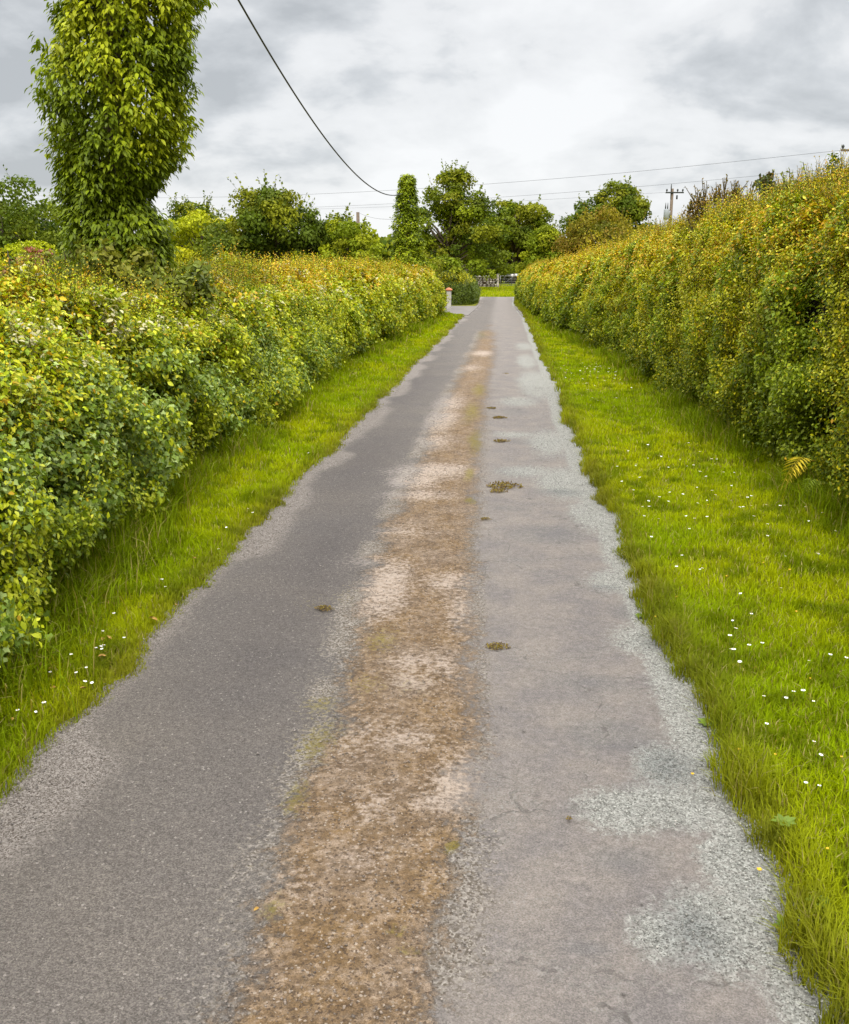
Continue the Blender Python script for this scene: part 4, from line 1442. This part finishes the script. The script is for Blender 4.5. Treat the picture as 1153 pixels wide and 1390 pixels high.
def horse():
    c = at(699.5, 388, 117)
    me = bpy.data.meshes.new('horse')
    V = [(0.0, 0, 1.16), (-.35, 0, 1.13), (-.62, 0, 1.16), (.35, 0, 1.17), (.62, 0, 1.20), (.78, 0, 1.08),  # 0 mid,1,2 chest,3,4 croup,5 rump
         (-.82, 0, 1.24), (-1.02, 0, 1.22), (-1.20, 0, 1.10), (-1.34, 0, .92), (-1.43, 0, .78), (-1.48, 0, .70),  # neck, poll, head, muzzle
         (-.60, .14, .88), (-.60, .15, .52), (-.59, .15, .16), (-.63, .15, .04),
         (-.52, -.14, .88), (-.46, -.15, .52), (-.50, -.15, .16), (-.52, -.15, .04),
         (.60, .15, .86), (.70, .15, .54), (.66, .15, .16), (.62, .15, .04),
         (.52, -.15, .86), (.66, -.15, .54), (.60, -.15, .16), (.56, -.15, .04),
         (.86, 0, .95), (.90, 0, .68), (.88, 0, .42)]
    R = [(.27, .30), (.25, .30), (.22, .28), (.26, .29), (.26, .26), (.17, .18), (.14, .2), (.11, .16), (.09, .12), (.085, .10), (.06, .065), (.05, .05),
         (.10, .12), (.055, .06), (.036, .036), (.052, .05), (.10, .12), (.055, .06), (.036, .036), (.052, .05),
         (.13, .16), (.06, .07), (.04, .04), (.052, .05), (.13, .16), (.06, .07), (.04, .04), (.052, .05), (.05, .05), (.07, .07), (.03, .03)]
    Ed = [(0, 1), (1, 2), (0, 3), (3, 4), (4, 5), (2, 6), (6, 7), (7, 8), (8, 9), (9, 10), (10, 11), (2, 12), (12, 13), (13, 14), (14, 15), (2, 16), (16, 17), (17, 18), (18, 19),
          (4, 20), (20, 21), (21, 22), (22, 23), (4, 24), (24, 25), (25, 26), (26, 27), (5, 28), (28, 29), (29, 30)]
    me.from_pydata(V, Ed, [])
    o = bpy.data.objects.new('horse', me)
    COL.objects.link(o)
    o.location = (c[0], c[1], -.05)
    o.rotation_euler = (0, 0, YAW + .15)
    md = o.modifiers.new('skin', 'SKIN')
    for i, r in enumerate(R): me.skin_vertices[0].data[i].radius = r
    me.skin_vertices[0].data[0].use_root = True
    s2 = o.modifiers.new('sub', 'SUBSURF')
    s2.levels = s2.render_levels = 2
    m = bpy.data.materials.new('piebald_coat')
    t = NT(m)
    tc = t.n('ShaderNodeTexCoord')
    sp = t.n('ShaderNodeSeparateXYZ')
    t.l(tc.outputs['Object'], sp.inputs[0])
    nz = t.noise(tc.outputs['Object'], 2.2, 2)
    v = t.math('ADD', sp.outputs[2], t.math('MULTIPLY', t.math('SUBTRACT', nz, .5), .45))
    v2 = t.math('ADD', sp.outputs[0], t.math('MULTIPLY', t.math('SUBTRACT', nz, .5), .5))
    up = t.math('MULTIPLY', t.math('GREATER_THAN', v, 1.12), t.math('GREATER_THAN', v2, -.52))
    c_ = t.mix(up, (.02, .018, .017), (.42, .40, .385))
    # dark spot on the back
    ds = t.math('LESS_THAN', t.math('ADD', t.math('ABSOLUTE', t.math('ADD', sp.outputs[0], .18)), t.math('MULTIPLY', nz, .1)), .17)
    c_ = t.mix(t.math('MULTIPLY', ds, .85), c_, (.06, .045, .045))
    rp = t.math('GREATER_THAN', sp.outputs[0], .74)
    c_ = t.mix(rp, c_, (.45, .43, .42))
    p = t.n('ShaderNodeBsdfPrincipled')
    t.l(c_, p.inputs['Base Color'])
    p.inputs['Roughness'].default_value = .75
    t.out(p.outputs[0])
    me.materials.append(m)
    tag(o, 'grey and black piebald horse standing behind the field gate', 'horse')
    bm = bmesh.new()
    for s in (-1, 1):
        tube_bm(bm, [(-1.12, s * .07, 1.24), (-1.13, s * .085, 1.32), (-1.12, s * .08, 1.39)], [.035, .035, .006], 6)
    bm_obj('ears', bm, M_dark, o, True)
    bm = bmesh.new()
    tube_bm(bm, [(-.55, 0, 1.44), (-.8, 0, 1.42), (-1.0, 0, 1.36), (-1.15, 0, 1.22)], [.03, .05, .05, .03], 6)
    bm_obj('mane', bm, M_dark, o, True)


horse()

# white gate pillar with terracotta cap at the driveway
p0 = at(609.5, 414, 53.0)
root = empty('gate_pillar', (p0[0], p0[1], 0), 'white gate pillar with an orange cap at the driveway opening', 'pillar')
bm = bmesh.new()
box_bm(bm, (0, 0, .47), (.25, .25, .98), .02)
bm_obj('shaft', bm, M_white, root)
bm = bmesh.new()
box_bm(bm, (0, 0, .985), (.36, .36, .055), .012)
tube_bm(bm, [(0, 0, 1.01), (0, 0, 1.08), (0, 0, 1.11)], [.2, .10, .03], 4)
bm_obj('cap', bm, M_terra, root)


def rock(name, label, c, s, mat, seed, cat='stone', group=None):
    rr = random.Random(seed)
    bm = bmesh.new()
    bmesh.ops.create_icosphere(bm, subdivisions=2, radius=1)
    for v in bm.verts:
        k = 1 + rr.uniform(-.12, .12)
        v.co = Vector((v.co.x * s[0] * k, v.co.y * s[1] * k, max(v.co.z, -.5) * s[2] * k))
    o = bm_obj(name, bm, mat, None, False, [float(q) for q in c])
    return tag(o, label, cat, group)


q = G(620, 414.5)
rock('kerb_stone', 'larger brown stone edging the driveway right of the white pillar', (q[0], q[1], .07), (.32, .2, .2), M_wstone, 1, group='stones edging the driveway')
q = G(628, 413.5)
rock('kerb_stone', 'smaller brown stone edging the driveway next to the dark hedge', (q[0], q[1], .06), (.22, .2, .15), M_wstone, 2, group='stones edging the driveway')
q = G(705, 399)
rock('marker_stone', 'small white painted stone at the foot of the right hedge end', (q[0], q[1], .18), (.13, .13, .24), M_white, 3)

# ------------------------------------------------------------------ small plants in the verges
M_petal = plain_mat('daisy_petals', (.80, .80, .78), .6, .05, 20)
M_yel = plain_mat('flower_yellow', (.62, .38, .02), .6, .2, 20)
M_stem = plain_mat('stem_green', (.12, .17, .02), .7, .3, 20)


def flower(name, pet_mat, npet, r, label, group, cat, cup=0.1):
    root = empty(name, (0, 0, 0), label, cat, group)
    bm = bmesh.new()
    tube_bm(bm, [(0, 0, 0), (.004, 0, .04), (0, 0, .078)], [.0012] * 3, 4)
    bm_obj('stem', bm, M_stem, root)
    bm = bmesh.new()
    for k in range(npet):
        a = TAU * k / npet
        ca, sa = math.cos(a), math.sin(a)
        w = r * 2.6 / npet
        pts = [(r * .2, -w * .4, .080), (r * .85, -w, .080 + cup * r), (r, 0, .080 + cup * r * 1.3), (r * .85, w, .080 + cup * r), (r * .2, w * .4, .080)]
        bm.faces.new([bm.verts.new((x * ca - y * sa, x * sa + y * ca, z)) for x, y, z in pts])
    bm_obj('petals', bm, pet_mat, root)
    bm = bmesh.new()
    bmesh.ops.create_uvsphere(bm, u_segments=8, v_segments=5, radius=r * .33)
    for v in bm.verts: v.co = Vector((v.co.x, v.co.y, v.co.z * .6 + .083))
    bm_obj('flower_centre', bm, M_yel, root, True)
    return root


def dup(root, loc, label, sc=1.0, rz=0.0, tilt=0.0):
    r = root.copy()
    COL.objects.link(r)
    r.location = loc
    r.rotation_euler = (tilt, 0, rz)
    r.scale = (sc, sc, sc)
    r['label'] = label
    for ch in root.children:
        c = ch.copy()
        COL.objects.link(c)
        c.parent = r
    return r


LBL_R = 'small white daisy in the bright grass right of the lane'
LBL_L = 'small white daisy in the grass left of the lane'
daisy = flower('daisy', M_petal, 13, .0125, LBL_R, 'daisies in the right verge', 'daisy')
cup_ = flower('buttercup', M_yel, 5, .012, 'tiny yellow flower in the grass right of the lane', 'yellow flowers in the right verge', 'flower', .7)
rr = random.Random(12)
dz = [(994, 908), (989, 903), (1016, 902), (1033, 898), (1004, 922), (1096, 920), (1122, 916), (1143, 919), (1034, 972), (1075, 965), (1089, 966), (1064, 974), (1037, 1011), (1101, 1034), (1106, 1052),
      (1091, 1093), (1109, 1097), (1102, 975), (994, 877), (989, 889), (1006, 827), (993, 862), (1018, 857), (882, 748), (872, 702), (878, 696), (880, 705), (864, 710), (950, 792), (918, 790), (926, 770), (951, 791),
      (1058, 706), (1064, 706), (1001, 706), (1008, 706), (1063, 774), (1108, 776), (1110, 776), (1058, 817), (1039, 748), (1117, 719), (1130, 743), (1107, 709), (1090, 710)]
spots = [G(x, y)[:2] for x, y in dz]
while len(spots) < 150:
    Y = 2.5 + rr.random() ** 1.2 * 19
    a, b = float(RE(Y)) + .25, float(HR(Y)) - .5
    if b <= a: continue
    X = a + (b - a) * rr.random()
    cl = float(fbm(np.array([[X, Y, 0.]]), .7, 123, 2)[0])
    if rr.random() < (cl - .38) * 5: spots.append((X, Y))
first = True
for X, Y in spots:
    z = float(hz_R(np.array([X]), np.array([Y]))[0]) + .012
    s_ = rr.uniform(.6, 1.0) * (1 + max(0, Y - 7) * .04)
    if first:
        daisy.location = (X, Y, z); first = False
    else:
        dup(daisy, (X, Y, z), LBL_R, s_, rr.random() * TAU, rr.uniform(-.3, .3))
for x, y in [(157, 852), (140, 874), (170, 885), (137, 898), (141, 898), (143, 901), (132, 899), (119, 928), (108, 935), (71, 937), (29, 991), (49, 986), (128, 945), (220, 804), (226, 814), (310, 730), (336, 702), (344, 712), (420, 625), (300, 760), (97, 912), (64, 980), (113, 948)]:
    q = G(x, y)
    z = float(hz_L(q[:1], q[1:2])[0]) + .015
    o = dup(daisy, (q[0], q[1], z), LBL_L, rr.uniform(.6, .9), rr.random() * TAU, rr.uniform(-.3, .3))
    o['group'] = 'daisies in the left verge'
ys_ = [(1079, 852), (917, 831), (909, 876), (889, 850), (1050, 1050), (1140, 1050), (1070, 795), (1098, 940), (940, 1055), (1000, 1048), (1120, 1180), (1030, 1190), (985, 800), (960, 700), (895, 690), (1035, 780)]
for i, (x, y) in enumerate(ys_):
    q = G(x, y)
    z = float(hz_R(q[:1], q[1:2])[0]) + .012
    if i == 0: cup_.location = (q[0], q[1], z); cup_.scale = (.7, .7, .7)
    else: dup(cup_, (q[0], q[1], z), 'tiny yellow flower in the grass right of the lane', rr.uniform(.45, .8), rr.random() * TAU)

# fallen leaves on the left verge and the lane
M_dry = plain_mat('dry_leaf', (.34, .20, .04), .7, .35, 30)


def fallen(seed):
    bm = bmesh.new()
    V = [(0, 0, .004), (.012, .014, .010), (.010, .032, .012), (0, .048, .004), (-.011, .032, .014), (-.012, .014, .008), (0, .025, .002)]
    vs = [bm.verts.new(v) for v in V]
    for k in range(6): bm.faces.new((vs[k], vs[(k + 1) % 6], vs[6]))
    return bm_obj('fallen_leaf', bm, M_dry)


fl = [(207, 852, 'L'), (213, 850, 'L'), (150, 835, 'L'), (56, 917, 'L'), (60, 924, 'L'), (68, 928, 'L'), (87, 887, 'L'), (141, 886, 'L'), (153, 884, 'L'), (146, 908, 'L'), (240, 828, 'L'), (110, 953, 'L'), (20, 996, 'L'), (79, 953, 'L'), (268, 770, 'L'), (437, 830, 'T'), (345, 1243, 'T'), (478, 930, 'T')]
f0 = fallen(1)
for i, (x, y, k) in enumerate(fl):
    q = G(x, y)
    o = f0 if i == 0 else f0.copy()
    if i: COL.objects.link(o)
    z = float(hz_L(q[:1], q[1:2])[0]) + .055 if k == 'L' else .018
    o.location = (q[0], q[1], z)
    o.rotation_euler = (rr.uniform(-.4, .4), rr.uniform(-.4, .4), rr.random() * TAU)
    s_ = rr.uniform(.7, 1.1) * (1 if k == 'L' else .55)
    o.scale = (s_,) * 3
    tag(o, 'yellowed fallen leaf lying in the grass left of the lane' if k == 'L' else 'small yellowed leaf lying on the lane surface', 'leaf', 'fallen leaves in the left verge' if k == 'L' else 'fallen leaves on the lane')

# clumps of moss and dirt kicked onto the right wheel track
MC = [(684, 661, 20, 'largest brown moss clump on the right wheel track'), (677, 668, 12, 'dark moss clump just below the largest one'), (675, 880, 15, 'green brown moss clump on the near half of the lane'), (659, 706, 7, 'small dark crumb of moss beside the strip'),
      (680, 600, 10, 'moss clump on the far half of the right wheel track'), (678, 568, 9, 'moss clump beyond the middle of the lane'), (687, 508, 5, 'farthest small moss clump on the lane'), (440, 828, 12, 'tan moss scrap on the left wheel track'),
      (773, 1115, 4, 'lone dark pebble of dirt on the pale right track'), (668, 555, 7, 'flat dark moss crumb near the strip edge')]
for i, (x, y, w, lb) in enumerate(MC):
    q = G(x, y)
    dd_ = math.hypot(q[0], q[1])
    wm = w / F_ * math.hypot(dd_, EYE)
    n = 260 if w > 6 else 60
    LV = Leaves()
    a = RNG.random(n) * TAU
    r_ = np.sqrt(RNG.random(n)) * (.75 + .35 * vn(np.stack([np.cos(a), np.sin(a), np.zeros(n)], 1), 2, i))
    r_ = r_ * (.45 + 1.1 * fbm(np.stack([np.cos(a) * 1.5, np.sin(a) * 1.5, np.full(n, i * 3.)], 1), 1.5, i, 2))
    P = np.stack([np.cos(a) * r_ * wm, np.sin(a) * r_ * wm * .8, (1 - r_ ** 2).clip(0, 1) * wm * .22 * RNG.random(n) + .002], 1)
    col = np.array([[.20, .14, .07], [.24, .19, .04], [.12, .085, .05]])[RNG.integers(0, 3, n)] * (.7 + .6 * RNG.random((n, 1)))
    nm = unit(RNG.normal(0, .6, (n, 3)) + np.array([[0, 0, 1.]]))
    LV.add(P, unit(np.cross(nm, RNG.normal(0, 1, (n, 3)))), nm, np.full(n, max(.007, wm * .2)), col, T_SM)
    o = LV.build('moss_clump', M_grass)
    o.location = (q[0], q[1], .012)
    tag(o, lb, 'moss', 'moss clumps on the lane')

# broad leaved weeds along the right verge
WD = [(1001, 988, .022, 'pale round weed leaf at the verge edge'), (1062, 1140, .045, 'low plantain rosette at the verge edge'), (1066, 1262, .045, 'lowest leafy weed at the verge edge'), (1108, 1248, .04, 'dark leafy weed in the long grass near the bottom right'),
      (870, 838, .05, 'small weed hanging over the lane edge'), (960, 985, .05, 'leafy weed over the chippings at the lane edge')]
for i, (x, y, s_, lb) in enumerate(WD):
    q = G(x, y)
    n = 9
    a = np.arange(n) * 2.4
    LV = Leaves()
    D = np.stack([np.cos(a), np.sin(a), np.full(n, .45)], 1)
    LV.add(np.zeros((n, 3)) + D * .006, unit(D), np.tile(np.array([[0, 0, 1.]]), (n, 1)) + .2 * D, s_ * (.7 + .5 * RNG.random(n)), np.array([[.13, .19, .02]]) * (.8 + .4 * RNG.random((n, 1))), T_OV)
    o = LV.build('weed', M_leaf)
    o.location = (q[0], q[1], float(hz_R(q[:1], q[1:2])[0]) + .035)
    tag(o, lb, 'weed', 'weeds along the right verge edge')


# yellow bracken fronds and leafy weeds at the foot of the right hedge
def fern(px, py, h, nf, col, label, seed, name='fern'):
    q = G(px, py) - np.array([.30, 0, 0])
    rg = np.random.default_rng(seed)
    z = float(hz_R(q[:1], q[1:2])[0])
    LV = Leaves()
    for k in range(nf):
        a = math.pi * 1.15 + rg.normal(0, .7) if nf > 1 else math.pi
        d = np.array([math.cos(a), math.sin(a), 0])
        ln = h * (.75 + .4 * rg.random())
        ts = np.linspace(0, 1, 22)
        C = np.array([d * (ln * .62 * t_) + np.array([0, 0, ln * (.55 + .75 * t_ - 1.15 * t_ ** 2)]) for t_ in ts])
        LV.tubes(C[:-1], C[1:], np.full(21, .004), np.full(21, .003), np.tile(np.array([col]), (21, 1)) * .7)
        tg = np.gradient(C, axis=0)
        sd = unit(np.cross(tg, np.array([[0, 0, 1.]])))
        for s in (-1, 1):
            P = C[4::2]
            ax = unit(sd[4::2] * s + unit(tg[4::2]) * .45 + np.array([[0, 0, -.15]]))
            sz = ln * .26 * np.sin(np.linspace(.9, 3.0, len(P)))
            LV.add(P, ax, np.tile(np.array([[0, 0, 1.]]), (len(P), 1)), sz, np.array([col]) * (.8 + .4 * rg.random((len(P), 1))), (T_LONG[0] * np.array([[.30, 1, .6]]), T_LONG[1]))
    o = LV.build(name, M_leaf)
    o.location = (q[0], q[1], z)
    return tag(o, label, 'fern' if name == 'fern' else 'weed')


fern(1136, 682, .50, 4, (.62, .48, .03), 'yellow bracken fern at the foot of the tall hedge near the right edge', 1)
fern(1150, 694, .36, 5, (.26, .33, .03), 'green fern beside the yellow bracken at the right edge', 2)
0 and fern(1010, 628, .26, 5, (.24, .29, .01), 'low green fern standing out from the hedge foot', 3)
0 and fern(1065, 652, .28, 4, (.26, .29, .01), 'small green fern in the gap of the hedge foot', 4)

# ------------------------------------------------------------------ light and sky
SUN_EL, SUN_AZ = math.radians(50), math.radians(176)   # azimuth clockwise from +Y
sl = bpy.data.lights.new('sun', 'SUN')
sl.energy = 1.5
sl.angle = math.radians(11)
sl.color = (1.0, .95, .86)
so = bpy.data.objects.new('sun', sl)
COL.objects.link(so)
d = Vector((math.sin(SUN_AZ) * math.cos(SUN_EL), math.cos(SUN_AZ) * math.cos(SUN_EL), math.sin(SUN_EL)))
so.rotation_euler = d.to_track_quat('Z', 'Y').to_euler()
so.location = d * 50

w = bpy.data.worlds.new("World")
SC.world = w
t = NT(w)
sky = t.n('ShaderNodeTexSky')
sky.sky_type = 'NISHITA'
sky.sun_disc = False
sky.sun_elevation = SUN_EL
sky.sun_rotation = SUN_AZ
bg1 = t.n('ShaderNodeBackground')
t.l(sky.outputs[0], bg1.inputs[0])
bg1.inputs[1].default_value = .06
tc = t.n('ShaderNodeTexCoord')
sp = t.n('ShaderNodeSeparateXYZ')
t.l(tc.outputs['Generated'], sp.inputs[0])
z = t.math('MAXIMUM', sp.outputs[2], 0.0)
den = t.math('ADD', z, .34)
cb = t.n('ShaderNodeCombineXYZ')
t.l(t.math('DIVIDE', sp.outputs[0], den), cb.inputs[0])
t.l(t.math('DIVIDE', sp.outputs[1], den), cb.inputs[1])
mp = t.n('ShaderNodeMapping')
mp.inputs['Location'].default_value = (3.1, 1.35, 0)
mp.inputs['Scale'].default_value = (1., 1.0, 1)
t.l(cb.outputs[0], mp.inputs[0])
n1 = t.noise(mp.outputs[0], 1.15, 7, .52, .35)
n2 = t.noise(mp.outputs[0], 3.4, 7, .55, .2)
cl = t.math('ADD', t.math('MULTIPLY', n1, .60), t.math('MULTIPLY', n2, .40))
cc = t.ramp(cl, [(.40, (.46, .48, .50)), (.455, (.61, .63, .65)), (.495, (.76, .77, .78)), (.57, (.86, .867, .875))])
zr = t.n('ShaderNodeMapRange')
zr.interpolation_type = 'SMOOTHSTEP'
zr.inputs[1].default_value = .27
zr.inputs[2].default_value = .85
zr.inputs[3].default_value = 1.0
zr.inputs[4].default_value = 4.6
t.l(z, zr.inputs[0])
zen = zr.outputs[0]
cc2 = t.mix(1., cc, zen, 'MULTIPLY')
bg2 = t.n('ShaderNodeBackground')
t.l(cc2, bg2.inputs[0])
bg2.inputs[1].default_value = .57
mx = t.n('ShaderNodeMixShader')
mx.inputs[0].default_value = .93
t.l(bg1.outputs[0], mx.inputs[1])
t.l(bg2.outputs[0], mx.inputs[2])
ow = t.n('ShaderNodeOutputWorld')
t.l(mx.outputs[0], ow.inputs[0])

SC.view_settings.view_transform = 'Standard'
SC.view_settings.look = 'None'
SC.view_settings.exposure = 1.0
SC.view_settings.gamma = 1
SC.render.engine = 'CYCLES'
SC.cycles.max_bounces = 6
SC.cycles.diffuse_bounces = 3
SC.cycles.glossy_bounces = 2
SC.cycles.transmission_bounces = 3
SC.cycles.use_denoising = True
